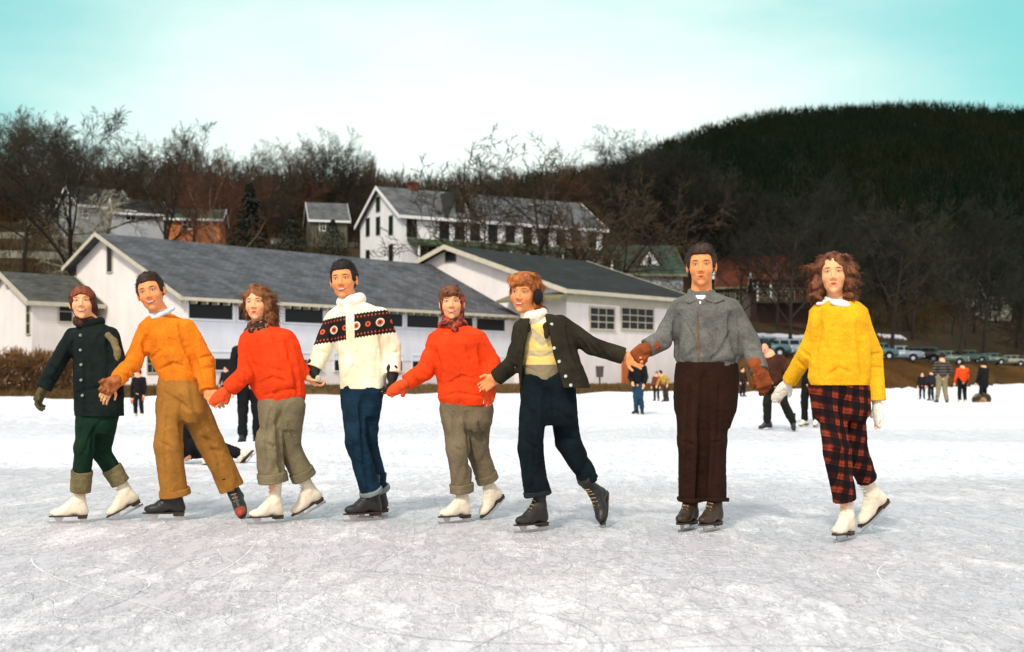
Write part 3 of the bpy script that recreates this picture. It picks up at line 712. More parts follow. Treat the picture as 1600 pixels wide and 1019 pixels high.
P.part('head_scarf', V, spotted('maroon_brown_scarf', (.035, .012, .010), (.10, .030, .016), 26), fold_fn(.006, 26, 4, .6))
V = Vol(*P.box(.14, .08), .005); V.ell(P.hp(0, .025, .052), N_(.078, .072, .066) * hs, R, 0); V.ell(P.hp(0, .125, .0), N_(.064, .10, .060) * hs, R, .006, 'sub'); V.plane(P.hp(0, 0, .0), -R[:, 2], *P.box(.2, .2))
P.hair(V, hairm('reddish_fringe', (.20, .05, .02)), lambda Q: .004 * wob(Q, 60, 1), 700, .03, .5, True, 2)
V = Vol(P.J['nk'] - .15, P.J['nk'] + .15, .006); collar_ring(V, P.J['nk'] + N_(.0, .0, -.012), .064, .028, .018, (-.1, -.15, 1)); P.part('collar', V, M_COAT, fold_fn(.004, 20), coat)
button(P, [P.surf(x, y, .001) for x, y in ((126, 524), (126, 547), (127, 570), (127, 594), (129, 618))], mat('pewter_button', (.22, .26, .22), .4), parent=coat)
V = Vol(PX(200, 610, 8.2), PX(160, 510, 8.8), .006)   # pale stripe down the raglan sleeve
for a, b_ in (((169, 524), (178, 533)), ((178, 533), (183, 548)), ((183, 548), (184, 564)), ((184, 564), (182, 584))): V.cone(P.surf(*a, -.016), P.surf(*b_, -.016), .024, .024, .006)
P.part('sleeve_stripe', V, cloth('tan_stripe_wool', (.19, .15, .07), .3), fold_fn(.003, 20), coat)

# --- 2: orange sweater man
P = Person(8.66, 8, 'laughing man in orange sweater and tan trousers, second from the left in the skating line',
    dict(nk=(252, 494), sh_l=(228, 517, .02), sh_r=(294, 513), el_l=(207, 570, -.16), el_r=(319, 565, .0), wr_l=(181, 595, -.38), wr_r=(325, 613, -.10),
         hp_l=(268, 618), hp_r=(292, 618), kn_l=(262, 696, -.06), kn_r=(328, 690, .12)), 1.12, (236, 458), -4, 0, 14, True)
P.boot('l', (226, 808), (288, 804), M_BLACKBOOT, M_BLACKBOOT, 0, 1.04); P.boot('r', (390, 803), (373, 779), M_BLACKBOOT, M_TANLACE, .30, 1.0, False, M_REDTOE)
rows = [(488, 240, 264), (496, 229, 281), (506, 219, 300), (525, 217, 308), (550, 228, 311), (578, 243, 311), (590, 249, 311), (598, 253, 309)]
P.body(skin_mat('skin_orange_sweater', SK2, (.05, .025, .012), True), rows, {'l': (PX(158, 617, 8.24), (.4, -1, 0), .75, .9, 1), 'r': (PX(343, 632, 8.50), (0, 1, -.3), .5, 1.1, 1)})
sw = P.top('sweater', cloth('orange_knit_wool', (.74, .195, .010), .20, 26, .3), rows, cr=[(((231, 518), (227, 540), (231, 562)), .016), (((282, 506), (290, 535), (304, 565), (312, 592)), .018), (((250, 578), (270, 568), (285, 572)), .010), (((236, 560), (250, 548)), .009), (((200, 575), (214, 585)), .010), (((192, 583), (206, 594)), .009), (((312, 560), (330, 556)), .010), (((314, 576), (332, 574)), .009), (((262, 520), (268, 545)), .007)], arms= {'l': (.078, .066, .046, .98), 'r': (.080, .070, .052, .97)}, fold=fold_fn(.0075, 12, 9, .5), ratio=.68)
V = Vol(P.J['nk'] - .20, P.J['nk'] + .20, .005); collar_ring(V, P.J['nk'] + N_(-.002, -.002, .002), .060, .020, .010, (-.15, -.25, 1))
for C_, rr_ in ((((241, 496), (250, 493), (261, 487), (270, 482)), .016), (((239, 497), (236, 493)), .011)):
    q = [P.surf(*c, -.004) for c in C_]
    for a, b_ in zip(q, q[1:]): V.cone(a, b_, rr_, None, .008)
P.part('shirt_collar', V, cloth('pale_blue_shirt', (.55, .68, .78), .06), None)
V = Vol(P.J['wr_l'] - .17, P.J['wr_l'] + .17, .005); mitten_sdf(V, P.J['wr_r'], PX(343, 632, 8.50), (0, 1, -.3)) if False else hand_sdf(V, P.J['wr_l'], PX(158, 617, 8.24), (.4, -1, 0), .75, 1.2); P.part('glove', V, mat('brown_red_glove', (.36, .11, .03), .9, .5, 20), None)
P.pants('trousers', cloth('tan_gabardine', (.33, .145, .027), .14), [(588, 250, 309), (604, 246, 314), (625, 244, 318), (645, 243, 322)], {'l': (.108, .103, .100, .955), 'r': (.110, .098, .096, .93)}, fold=fold_fn(.015, 9, 17, .4), cuff={'l': .84, 'r': None}, cr=[(((282, 622), (284, 650), (284, 690)), .020), (((256, 612), (275, 624), (296, 640)), .010), (((262, 640), (257, 700), (262, 765)), .010), (((318, 684), (336, 694)), .012), (((330, 702), (346, 706)), .011), (((300, 640), (325, 670)), .010), (((250, 690), (268, 700)), .010)])
P.short_hair(H_DARK, .010, 3, .066)

# --- 3: red jacket woman, leopard scarf
P = Person(8.54, 18, 'red-jacketed woman with bare wavy brown hair and spotted neck scarf',
    dict(nk=(409, 512), sh_l=(387, 530, .02), sh_r=(448, 527), el_l=(385, 583, -.10), el_r=(464, 574, .0), wr_l=(358, 608, -.10), wr_r=(478, 588, .02),
         hp_l=(428, 634), hp_r=(456, 634), kn_l=(420, 692, -.08), kn_r=(452, 698, .06)), 1.0, (401, 475), 2, 2, 4, False)
P.boot('l', (395, 811), (441, 808), M_WHITEBOOT, M_WHITELACE); P.boot('r', (459, 803), (503, 776), M_WHITEBOOT, M_WHITELACE, .20, .93, False)
rows = [(508, 396, 424), (514, 386, 446), (524, 376, 462), (540, 372, 468), (565, 376, 473), (600, 388, 477), (618, 399, 477), (630, 406, 474)]
P.body(skin_mat('skin_red_jacket', SK3, (.09, .035, .015), False, (.62, .05, .04)), rows, {'l': (PX(330, 632, 8.44), (0, 1, 0), .4, -1, 1), 'r': (PX(497, 604, 8.56), (1, 0, 0), .5, .9, 1)})
M_RED = cloth('red_jacket_cloth', (.78, .050, .007), .20)
jk = P.top('jacket', M_RED, rows, cr=[(((385, 540), (390, 562), (398, 578)), .015), (((448, 535), (460, 570), (466, 612)), .016), (((405, 600), (425, 590), (445, 596)), .010), (((418, 575), (440, 580)), .009), (((376, 580), (388, 592)), .009), (((366, 590), (378, 600)), .009), (((412, 618), (440, 612), (468, 606)), .008), (((425, 520), (432, 545)), .008)], arms= {'l': (.070, .064, .050, 1.02), 'r': (.070, .064, .046, .9)}, fold=fold_fn(.0075, 12, 21, .5), ratio=.70)
V = Vol(P.J['wr_l'] - .18, P.J['wr_l'] + .16, .005); mitten_sdf(V, P.J['wr_l'], PX(332, 628, 8.44), (0, 1, 0), .85, 1, .02); P.part('mitten', V, cloth('red_wool_mitten', (.80, .085, .02), .2), fold_fn(.002, 40))
P.pants('trousers', cloth('grey_olive_tweed', (.19, .155, .085), .22), [(618, 404, 474), (634, 402, 474), (655, 404, 472)], {'l': (.098, .095, .097, .66), 'r': (.098, .080, .082, .72)}, fold=fold_fn(.013, 9, 31, .4), cuff={'l': .50, 'r': .55}, cr=[(((436, 645), (438, 700), (444, 748)), .020), (((424, 640), (416, 680), (418, 730)), .010), (((410, 690), (428, 698)), .010), (((450, 660), (462, 690)), .009)])
V = Vol(*P.box(.22, .22), .005); R, hs = P.R, P.hs
V.ell(P.hp(.004, -.020, .034), N_(.088, .105, .100) * hs, R, 0); V.ell(P.hp(.060, -.030, -.035), N_(.045, .075, .090) * hs, R, .02); V.ell(P.hp(-.062, -.025, -.01), N_(.026, .050, .060) * hs, R, .02)
P.face_cut(V, .060, .062, -.006); rs = np.random.RandomState(5)
curls(V, [P.hp(.088, y, z) for y in (-.08, -.04, .0, .02) for z in (-.12, -.09, -.05, 0, .04)] + [P.hp(x, .02, .118 - abs(x)) for x in (-.05, 0, .04)] + [P.hp(-.070, -.02, z) for z in (-.05, 0)], .013, rs, 110, .012)
P.face_cut(V, .058, .058, -.006); P.hair(V, H_BROWN, lambda Q: .005 * wob(Q, 48, 3) + .002 * wob(Q, 120, 5), 3200, .048, .5, False, 3, .0020, .15)
V = Vol(P.J['nk'] - .16, P.J['nk'] + .16, .006); collar_ring(V, P.J['nk'] + N_(-.004, -.012, -.010), .058, .030, .024, (-.2, -.2, 1)); V.ell(P.J['nk'] + N_(-.045, -.085, -.015), (.036, .024, .030), None, .02); V.ell(P.J['nk'] + N_(.02, -.085, -.012), (.04, .022, .03), None, .02)
P.part('neck_scarf', V, spotted('spotted_scarf', (.025, .012, .010), (.38, .12, .045), 40, .55), fold_fn(.005, 30))
m = MB(); zz_ = [P.surf(409 + 4.4 * i, 545 + 2.6 * i, .001) for i in range(6)]
for a, b_ in zip(zz_, zz_[1:]): m.bar(a, b_, .006); m.build('pocket_zip', mat('dark_zip', (.03, .03, .05), .4), jk)

# --- 4: fair isle cardigan man
P = Person(8.70, 14, 'smiling man in cream patterned cardigan and blue jeans',
    dict(nk=(552, 480), sh_l=(519, 501, .02), sh_r=(596, 494), el_l=(503, 548, -.06), el_r=(612, 540, .0), wr_l=(491, 577, -.10), wr_r=(613, 586, -.08),
         hp_l=(552, 612), hp_r=(580, 612), kn_l=(556, 690, -.14), kn_r=(574, 688, .05)), 1.11, (537, 439), 5, 2, 5, True)
P.boot('l', (542, 806), (594, 803), M_BLACKBOOT, M_BLACKBOOT, 0, 1.04); P.boot('r', (556, 802), (604, 799), M_BLACKBOOT, M_BLACKBOOT, .22, 1.04)
rows = [(470, 538, 566), (477, 527, 582), (486, 514, 600), (500, 509, 608), (525, 520, 610), (555, 528, 606), (588, 530, 604), (608, 532, 602)]
P.body(skin_mat('skin_patterned_cardigan', SK2, (.02, .012, .01), True), rows, {'l': (PX(493, 612, 8.56), (1, 0, 0), .6, .85, 1), 'r': (PX(610, 627, 8.62), (-1, 0, 0), .5, .62, 1)})
xp = PX(551, 512, 8.7)
sw = P.top('cardigan', fairisle(), rows, cr=[(((518, 520), (523, 545), (527, 570)), .014), (((594, 506), (600, 540), (604, 580)), .018), (((540, 592), (552, 572)), .010), (((575, 590), (568, 565)), .010), (((558, 540), (560, 600)), .007), (((496, 548), (510, 552)), .009), (((606, 552), (622, 550)), .010)], arms= {'l': (.078, .066, .050, .95), 'r': (.078, .068, .054, .98)}, ratio=.68, fold=fold_fn(.0075, 13, 33, .5), attr={'tl': lambda Q: Q - xp[None, :]})
V = Vol(P.J['nk'] - .17, P.J['nk'] + .17, .006); c0 = P.J['nk'] + N_(-.004, -.006, .005); collar_ring(V, c0, .068, .045, .020, (-.2, -.15, 1)); V.cone(c0 + N_(-.03, -.08, .0), c0 + N_(-.02, -.12, -.07), .022, .018, .02)
P.part('collar', V, cloth('cream_knit', (.86, .80, .66), .08), fold_fn(.004, 22), sw)
M_BG = mat('black_glove', (.015, .013, .012), .8, .4, 20)
for sd, tip, n in (('l', PX(493, 612, 8.56), (1, 0, 0)), ('r', PX(610, 627, 8.62), (-1, 0, 0))):
    V = Vol(P.J['wr_' + sd] - .18, P.J['wr_' + sd] + .18, .005); hand_sdf(V, P.J['wr_' + sd], tip, n, .6, 1.25); V.cone(P.J['wr_' + sd], P.J['wr_' + sd] - norm(tip - P.J['wr_' + sd]) * .04, .042, .046, .01); P.part('glove', V, M_BG, None)
V = Vol(P.J['wr_l'] - .18, P.J['wr_l'] + .18, .005); V.ell(PX(497, 592, 8.50), (.020, .014, .026), None, 0); P.part('glove_patch', V, mat('pale_suede', (.5, .46, .3), .9), None)
P.pants('jeans', cloth('dark_blue_denim', (.007, .026, .045), .35), [(596, 534, 600), (612, 530, 601), (635, 532, 597)], {'l': (.092, .082, .074, .93), 'r': (.094, .078, .074, .93)}, fold=fold_fn(.015, 11, 41, .45), cuff={'l': .86, 'r': .86}, cuffm=cloth('pale_denim_cuff', (.20, .24, .23), .2), cr=[(((566, 620), (567, 660), (572, 720), (576, 770)), .016), (((545, 630), (556, 660)), .010), (((548, 690), (562, 700)), .010), (((556, 720), (568, 728)), .009)])
P.short_hair(H_BLACK, .012, 7, .064)

# --- 5: red jacket woman with head scarf
P = Person(8.58, 8, 'woman in red zip jacket and printed red head scarf',
    dict(nk=(709, 512), sh_l=(681, 532, .02), sh_r=(750, 530), el_l=(664, 580, -.04), el_r=(768, 566, -.06), wr_l=(634, 598, -.08), wr_r=(767, 596, -.22),
         hp_l=(712, 638), hp_r=(746, 638), kn_l=(716, 702, -.08), kn_r=(746, 706, .08)), 1.0, (706, 475), 0, 4, 2, False)
P.boot('l', (688, 810), (733, 806), M_WHITEBOOT, M_WHITELACE); P.boot('r', (752, 805), (783, 772), M_WHITEBOOT, M_WHITELACE, .22, .93, False)
rows = [(506, 694, 724), (513, 682, 744), (522, 670, 759), (538, 666, 766), (565, 676, 769), (600, 684, 771), (622, 684, 771), (634, 690, 766)]
P.body(skin_mat('skin_head_scarf', SK3, (.12, .05, .02), True, (.6, .08, .05)), rows, {'l': (PX(606, 616, 8.55), (0, 1, 0), .5, -1, 1), 'r': (PX(764, 624, 8.34), (0, -1, 0), .6, -1, 1)})
jk = P.top('jacket', cloth('scarlet_jacket_cloth', (.80, .055, .008), .20), rows, cr=[(((680, 545), (684, 570), (684, 598)), .016), (((750, 540), (756, 570), (757, 600)), .016), (((700, 600), (720, 588), (740, 592)), .010), (((690, 620), (712, 614), (760, 620)), .008), (((655, 578), (668, 590)), .010), (((644, 586), (656, 600)), .009), (((728, 540), (736, 565)), .009), (((764, 566), (776, 570)), .009)], arms= {'l': (.072, .064, .052, 1.0), 'r': (.070, .060, .048, .98)}, fold=fold_fn(.010, 11, 51), ratio=.70)
for sd, tip, n in (('l', PX(606, 616, 8.55), (0, 1, 0)), ('r', PX(764, 624, 8.34), (0, -1, 0))):
    V = Vol(P.J['wr_' + sd] - .19, P.J['wr_' + sd] + .19, .005); mitten_sdf(V, P.J['wr_' + sd], tip, n, .85, 1, .01); P.part('mitten', V, cloth('red_wool_mitten', (.80, .085, .02), .2), fold_fn(.002, 40))
P.pants('trousers', cloth('brown_grey_tweed', (.175, .135, .080), .22), [(622, 688, 768), (640, 687, 770), (660, 690, 768)], {'l': (.100, .086, .074, .82), 'r': (.098, .080, .072, .78)}, fold=fold_fn(.013, 10, 61, .4), cuff={'l': .66, 'r': .60}, cr=[(((730, 645), (733, 690), (738, 745)), .020), (((708, 645), (710, 690)), .010), (((706, 696), (722, 706)), .010), (((748, 660), (756, 690)), .009)])
V = Vol(*P.box(.20, .24), .0055); R, hs = P.R, P.hs
V.ell(P.hp(0, -.024, .026), N_(.092, .108, .100) * hs, R, 0); V.ell(P.hp(.0, -.030, -.07), N_(.080, .080, .080) * hs, R, .03)
V.ell(P.hp(.0, -.005, -.140), N_(.105, .085, .040) * hs, R, .03); P.face_cut(V, .078, .068, -.006, -.128)
V.cone(P.hp(0, .055, -.140), P.hp(.02, .075, -.185), .022, .026, .02)
P.part('head_scarf', V, spotted('printed_red_scarf', (.42, .060, .025), (.055, .016, .012), 34, .50), fold_fn(.006, 30, 8, .5))
V = Vol(*P.box(.14, .08), .005); V.ell(P.hp(-.004, .020, .058), N_(.082, .078, .070) * hs, R, 0); V.ell(P.hp(0, .130, -.012), N_(.066, .105, .066) * hs, R, .006, 'sub'); V.plane(P.hp(0, 0, .005), -R[:, 2], *P.box(.2, .2))
rs = np.random.RandomState(9); curls(V, [P.hp(x, .068, .070) for x in (-.04, -.02, .02, .04)], .010, rs, 20, .01); V.ell(P.hp(0, .11, .0), N_(.05, .09, .045) * hs, R, .004, 'sub')
P.hair(V, H_AUB, lambda Q: .004 * wob(Q, 60, 2), 700, .03, .6, True, 2)
m = MB()
zp = [P.surf(710 + .02 * (y - 520), y) for y in range(522, 632, 6)]
for a, b_ in zip(zp, zp[1:]): m.bar(a, b_, .0045, n=4)
m.build('zip', cloth('red_zip_tape', (.45, .03, .006), .1), jk)

# --- 6: open dark jacket woman, copper hair
P = Person(8.10, 16, 'copper-haired woman in open dark jacket over yellow sweater, striding in dark jeans',
    dict(nk=(838, 500), sh_l=(814, 514, .02), sh_r=(878, 506), el_l=(803, 568, .06), el_r=(925, 541, -.02), wr_l=(776, 590, .16), wr_r=(976, 557, -.02),
         hp_l=(834, 603), hp_r=(876, 603), kn_l=(828, 700, -.06), kn_r=(888, 690, .08)), 1.08, (819, 458), 20, -4, -4, False)
P.boot('l', (805, 821), (853, 817), M_BLACKBOOT, M_TANLACE, 0, 1.0); P.boot('r', (938, 815), (943, 768), M_BLACKBOOT, M_TANLACE, .25, .98, False)
rows_s = [(492, 826, 852), (500, 816, 872), (512, 812, 884), (540, 814, 884), (575, 818, 878), (596, 822, 874)]
P.body(skin_mat('skin_open_jacket', SK2, (.25, .08, .02), True, (.6, .06, .03)), rows_s, {'l': (PX(754, 606, 8.28), (0, -1, 0), .6, .95, 1), 'r': (PX(1001, 566, 8.06), (0, -1, -.2), .5, 1, 1)})
m_, nt_, b_ = nodes('yellow_grey_patterned_knit'); (X_, Y_, Z_), V_ = objxyz(nt_, 'tl'); Mm = lambda *a, **k: mth(nt_, *a, **k)
zig = Mm('ADD', Z_, Mm('MULTIPLY', Mm('PINGPONG', Mm('ADD', X_, 4.0), .07), .9))
gr = Mm('LESS_THAN', Mm('ABSOLUTE', Mm('SUBTRACT', zig, .105)), .032)
hem = Mm('LESS_THAN', Z_, -.105); st2 = Mm('LESS_THAN', Mm('ABSOLUTE', Mm('ADD', Z_, .030)), .018)
c_ = mixc(nt_, gr, (.80, .55, .16), (.50, .40, .22)); c_ = mixc(nt_, st2, c_, (.52, .40, .20)); c_ = mixc(nt_, hem, c_, (.24, .19, .10)); up_ = Mm('GREATER_THAN', Z_, .16); c_ = mixc(nt_, up_, c_, (.85, .74, .50))
nt_.links.new(c_, b_.inputs['Base Color']); b_.inputs['Roughness'].default_value = .95
x6 = PX(850, 545, 8.1)
P.top('sweater', m_, rows_s, {'l': (.050, .045, .036, .9), 'r': (.050, .045, .036, .9)}, fold=fold_fn(.005, 16, 71), ratio=.66, attr={'tl': lambda Q: Q - x6[None, :]})
V = Vol(P.J['nk'] - .15, P.J['nk'] + .15, .006); collar_ring(V, P.J['nk'] + N_(-.006, -.010, -.004), .056, .040, .017, (-.2, -.2, 1)); P.part('turtleneck', V, cloth('cream_turtleneck', (.84, .76, .58), .08), fold_fn(.003, 25))
rows_j = [(491, 824, 862), (499, 810, 882), (510, 804, 892), (535, 804, 898), (565, 808, 908), (590, 812, 918), (606, 814, 922)]
M_JK = cloth('dark_olive_jacket_wool', (.026, .022, .013), .3)
Pj = P
def open_front(V):
    rr = Pj.rows(rows_s, .66); V.torso(rr, Pj.phi, 0, .004, 'sub', True)
    # wedge between the two front edges
    def fn(X, Y, Z):
        t = (1 + (590 - 0) / F * 8.1)
        zl = [PX(830, 495, 8)[2], PX(822, 560, 8)[2], PX(817, 640, 8)[2]]; xl = [PX(828, 495, 8)[0], PX(818, 560, 8)[0], PX(812, 640, 8)[0]]; xr = [PX(853, 495, 8)[0], PX(866, 560, 8)[0], PX(890, 640, 8)[0]]
        zz = Z.ravel(); l = np.interp(zz, zl[::-1], xl[::-1])[None, None, :]; r = np.interp(zz, zl[::-1], xr[::-1])[None, None, :]
        return np.maximum(np.maximum(l - X, X - r), Y - Pj.Y + .01) + 0 * Z
    V.op((-.2, 7.6, .8), (.6, 8.4, 1.6), fn, .004, 'sub')
jk = P.top('jacket', M_JK, rows_j, cr=[(((886, 512), (893, 540), (902, 570)), .014), (((811, 520), (812, 552)), .012), (((905, 530), (918, 548)), .011), (((918, 534), (930, 550)), .010), (((936, 540), (944, 556)), .009), (((795, 566), (808, 578)), .010), (((785, 575), (798, 590)), .009), (((880, 560), (905, 590)), .009)], arms= {'l': (.074, .064, .052, .97), 'r': (.074, .060, .050, .97)}, fold=fold_fn(.0075, 12, 81, .5), ratio=.80, cuts=[open_front])
V = Vol(P.J['nk'] - .2, P.J['nk'] + .2, .006); k0 = P.J['nk']
V.cone(k0 + N_(.055, -.01, .0), k0 + N_(.070, -.105, -.055), .022, .026, .02); V.cone(k0 + N_(.070, -.105, -.055), k0 + N_(.062, -.150, -.115), .026, .014, .02); V.cone(k0 + N_(.055, -.01, 0), k0 + N_(-.03, .06, .0), .022, .02, .02); V.cone(k0 + N_(-.045, .01, .0), k0 + N_(-.055, -.10, -.07), .018, .016, .02)
P.part('collar', V, M_JK, fold_fn(.004, 20), jk)
button(P, [P.surf(x, y, .001) for x, y in ((862, 507), (866, 544), (874, 565), (884, 588), (892, 602))], mat('bright_button', (.62, .68, .62), .3, .1, metallic=.5), .012, parent=jk)
P.pants('jeans', cloth('black_blue_denim', (.0045, .010, .013), .4), [(588, 822, 880), (604, 820, 890), (628, 818, 896), (648, 817, 900)], {'l': (.102, .090, .082, .80), 'r': (.108, .088, .070, .80)}, fold=fold_fn(.015, 10, 91, .45), cuff={'l': .72, 'r': None}, cuffm=cloth('dark_denim_cuff', (.02, .026, .026), .3), cr=[(((853, 610), (854, 660)), .020), (((826, 640), (840, 652)), .011), (((820, 690), (838, 700)), .011), (((868, 640), (890, 656)), .012), (((880, 680), (898, 688)), .011), (((836, 700), (832, 760)), .008)])
V = Vol(*P.box(.20, .18), .005); R, hs = P.R, P.hs
V.ell(P.hp(.0, -.022, .036), N_(.088, .106, .098) * hs, R, 0); V.ell(P.hp(.028, -.055, -.045), N_(.066, .062, .072) * hs, R, .03); V.ell(P.hp(-.02, .070, .080), N_(.068, .040, .035) * hs, R, .02)
P.face_cut(V, .054, .064, -.006); rs = np.random.RandomState(15)
curls(V, [P.hp(x, .080, .072) for x in (-.06, -.03, 0, .03, .055)] + [P.hp(x, y, .108 - abs(x) * .5) for x in (-.04, 0, .04) for y in (-.06, 0, .05)] + [P.hp(.078, y, z) for y in (-.1, -.05, .0) for z in (-.08, -.02, .05)], .011, rs, 46, .022)
P.face_cut(V, .052, .060, -.006); P.hair(V, H_RED, lambda Q: .005 * wob(Q, 45, 3) + .002 * wob(Q, 110, 5), 3400, .045, .22, False, 4, .0020, .08)
V = Vol(*P.box(.16, .12), .005); V.ell(P.hp(.092, .004, -.018), N_(.026, .042, .050) * hs, R, 0); P.part('earmuff', V, mat('black_earmuff', (.01, .009, .009), .95), fold_fn(.003, 60))

# --- 7: grey jacket man
P = Person(8.15, 11, 'tall man with short dark hair in grey zip jacket and dark brown trousers, standing upright',
    dict(nk=(1096, 463), sh_l=(1062, 482), sh_r=(1143, 482), el_l=(1036, 531, -.04), el_r=(1170, 533, -.06), wr_l=(1010, 545, -.10), wr_r=(1187, 582, -.20),
         hp_l=(1084, 582), hp_r=(1121, 582), kn_l=(1079, 690, -.04), kn_r=(1116, 690, -.02)), 1.13, (1096, 417), 11, 0, 1, True)
P.boot('l', (1052, 816), (1084, 813), M_BROWNBOOT, M_TANLACE, .06, 1.04); P.boot('r', (1086, 819), (1123, 815), M_BROWNBOOT, M_TANLACE, 0, 1.04)
rows = [(455, 1081, 1112), (462, 1067, 1130), (471, 1051, 1149), (484, 1046, 1156), (510, 1051, 1157), (540, 1054, 1159), (558, 1053, 1158), (568, 1059, 1152), (577, 1062, 1149)]
P.body(skin_mat('skin_grey_jacket', SK2, (.02, .012, .01), False, (.50, .10, .04)), rows, {'l': (PX(990, 561, 8.05), (0, 1, 0), .55, .85, 1), 'r': (PX(1201, 622, 7.93), (0, 1, 0), .45, .85, -1)}, nr=.056)
M_GJ = cloth('grey_flannel_jacket', (.135, .135, .118), .30)
jk = P.top('jacket', M_GJ, rows, cr=[(((1058, 494), (1055, 525), (1056, 560)), .018), (((1142, 490), (1144, 520), (1150, 548), (1156, 566)), .018), (((1112, 562), (1130, 545), (1141, 520)), .012), (((1070, 560), (1088, 545)), .010), (((1060, 568), (1100, 571), (1150, 564)), .009), (((1024, 524), (1038, 538)), .011), (((1162, 530), (1178, 534)), .010), (((1168, 548), (1184, 548)), .010), (((1072, 505), (1084, 530)), .008), (((1110, 500), (1122, 520)), .008)], arms= {'l': (.080, .066, .056, .96), 'r': (.082, .070, .058, .98)}, fold=fold_fn(.0075, 12, 101, .5), ratio=.66)
V = Vol(P.J['nk'] - .22, P.J['nk'] + .22, .005); k0 = P.J['nk'] + N_(0, -.01, .004)
collar_ring(V, k0 + N_(0, .012, .004), .074, .020, .013, (0, -.25, 1))
for C_ in (((1081, 456), (1072, 463), (1067, 469), (1077, 472), (1087, 469), (1084, 462)), ((1110, 456), (1122, 463), (1129, 468), (1117, 472), (1104, 469), (1108, 462))):
    q = [P.surf(*c, -.006) for c in C_]; cen = sum(q) / len(q)
    for a, b_ in zip(q, q[1:] + q[:1]): V.cone(a - N_(0, .008, 0), b_ - N_(0, .008, 0), .013, None, .006); V.cone(a, cen, .013, .015, .006)
P.part('collar', V, M_GJ, fold_fn(.003, 24), jk)
q = [P.surf(*c, .004) for c in ((1089, 464), (1094, 474), (1100, 464))]; V = Vol(q[1] - .1, q[1] + .1, .004); V.cone(q[0], q[1], .011, .006, 0); V.cone(q[2], q[1], .011, .006, .004); V.cone(q[0], q[2], .011, None, .006); V.cone((q[0] + q[2]) / 2, q[1], .012, .006, .004); P.part('undershirt', V, cloth('white_undershirt', (.82, .80, .74), .05), None)
m = MB()
zp = [P.surf(1090 + .02 * (y - 480), y) for y in range(476, 574, 6)]
for a, b_ in zip(zp, zp[1:]): m.bar(a, b_, .0045, n=4)
m.build('zip', mat('brass_zip', (.20, .10, .03), .5, metallic=.4), jk)
M_BM = cloth('brown_wool_glove', (.25, .062, .018), .35)
V = Vol(P.J['wr_l'] - .18, P.J['wr_l'] + .18, .005); hand_sdf(V, P.J['wr_l'], PX(990, 561, 8.05), (0, 1, 0), .55, 1.3); V.cone(P.J['wr_l'], P.J['wr_l'] + N_(.05, 0, .018), .042, .048, .01); P.part('glove', V, M_BM, fold_fn(.002, 40))
V = Vol(P.J['wr_r'] - .2, P.J['wr_r'] + .2, .005); hand_sdf(V, P.J['wr_r'], PX(1201, 622, 7.93), (0, 1, 0), .45, 1.35, -1); V.cone(P.J['wr_r'], P.J['wr_r'] + N_(-.03, 0, .05), .044, .050, .01); P.part('glove', V, M_BM, fold_fn(.002, 40))
P.pants('trousers', cloth('dark_brown_flannel', (.024, .009, .005), .22), [(566, 1058, 1153), (585, 1056, 1155), (620, 1055, 1152), (640, 1056, 1150)], {'l': (.108, .095, .080, .93), 'r': (.112, .098, .082, .93)}, fold=fold_fn(.013, 8, 111, .30), cuff={'l': .88, 'r': .88}, cr=[(((1101, 584), (1099, 640), (1098, 700), (1095, 792)), .024), (((1076, 600), (1074, 680), (1073, 780)), .010), (((1125, 600), (1122, 680), (1113, 780)), .010), (((1066, 690), (1084, 696)), .009), (((1110, 692), (1130, 690)), .009)], drop=.12)
P.short_hair(H_DARK, .014, 12, .068)

# --- 8: yellow sweater woman
P = Person(7.66, 20, 'curly-haired woman in yellow sweater and red plaid trousers, last on the right',
    dict(nk=(1308, 474), sh_l=(1280, 494, .0), sh_r=(1343, 492), el_l=(1261, 552, .08), el_r=(1366, 553, .0), wr_l=(1232, 597, .22), wr_r=(1370, 628, -.02),
         hp_l=(1295, 606), hp_r=(1330, 606), kn_l=(1306, 704, -.10), kn_r=(1336, 708, .08)), 1.07, (1302, 429), 15, 2, 2, False)
P.boot('l', (1290, 832), (1329, 828), M_WHITEBOOT, M_WHITELACE); P.boot('r', (1338, 821), (1384, 778), M_WHITEBOOT, M_WHITELACE, .24, .98, False)
rows = [(466, 1290, 1326), (473, 1277, 1342), (484, 1268, 1353), (505, 1266, 1357), (535, 1268, 1358), (570, 1266, 1358), (590, 1264, 1357), (602, 1267, 1354)]
P.body(skin_mat('skin_yellow_sweater', SK3, (.06, .025, .012), False, (.60, .06, .05)), rows, {'l': (PX(1213, 622, 7.93), (0, 1, 0), .4, -1, 1), 'r': (PX(1374, 664, 7.6), (-1, -.3, 0), .4, -1, 1)}, nr=.047)
sw = P.top('sweater', cloth('yellow_knit_wool', (.80, .40, .012), .18, 24, .3), rows, cr=[(((1282, 505), (1275, 535), (1271, 562)), .015), (((1342, 502), (1346, 545), (1352, 592)), .018), (((1250, 546), (1264, 558)), .010), (((1244, 562), (1258, 574)), .009), (((1290, 590), (1310, 575), (1330, 582)), .009), (((1362, 555), (1378, 552)), .010), (((1362, 575), (1378, 575)), .009), (((1300, 510), (1294, 535)), .007)], arms= {'l': (.066, .058, .043, .97), 'r': (.066, .056, .052, .98)}, fold=fold_fn(.0075, 12, 121, .5), ratio=.74)
V = Vol(P.J['nk'] - .2, P.J['nk'] + .2, .005); k0 = P.J['nk'] + N_(0, .006, .002); collar_ring(V, k0 + N_(0, -.004, .004), .064, .020, .014, (.0, -.35, 1))
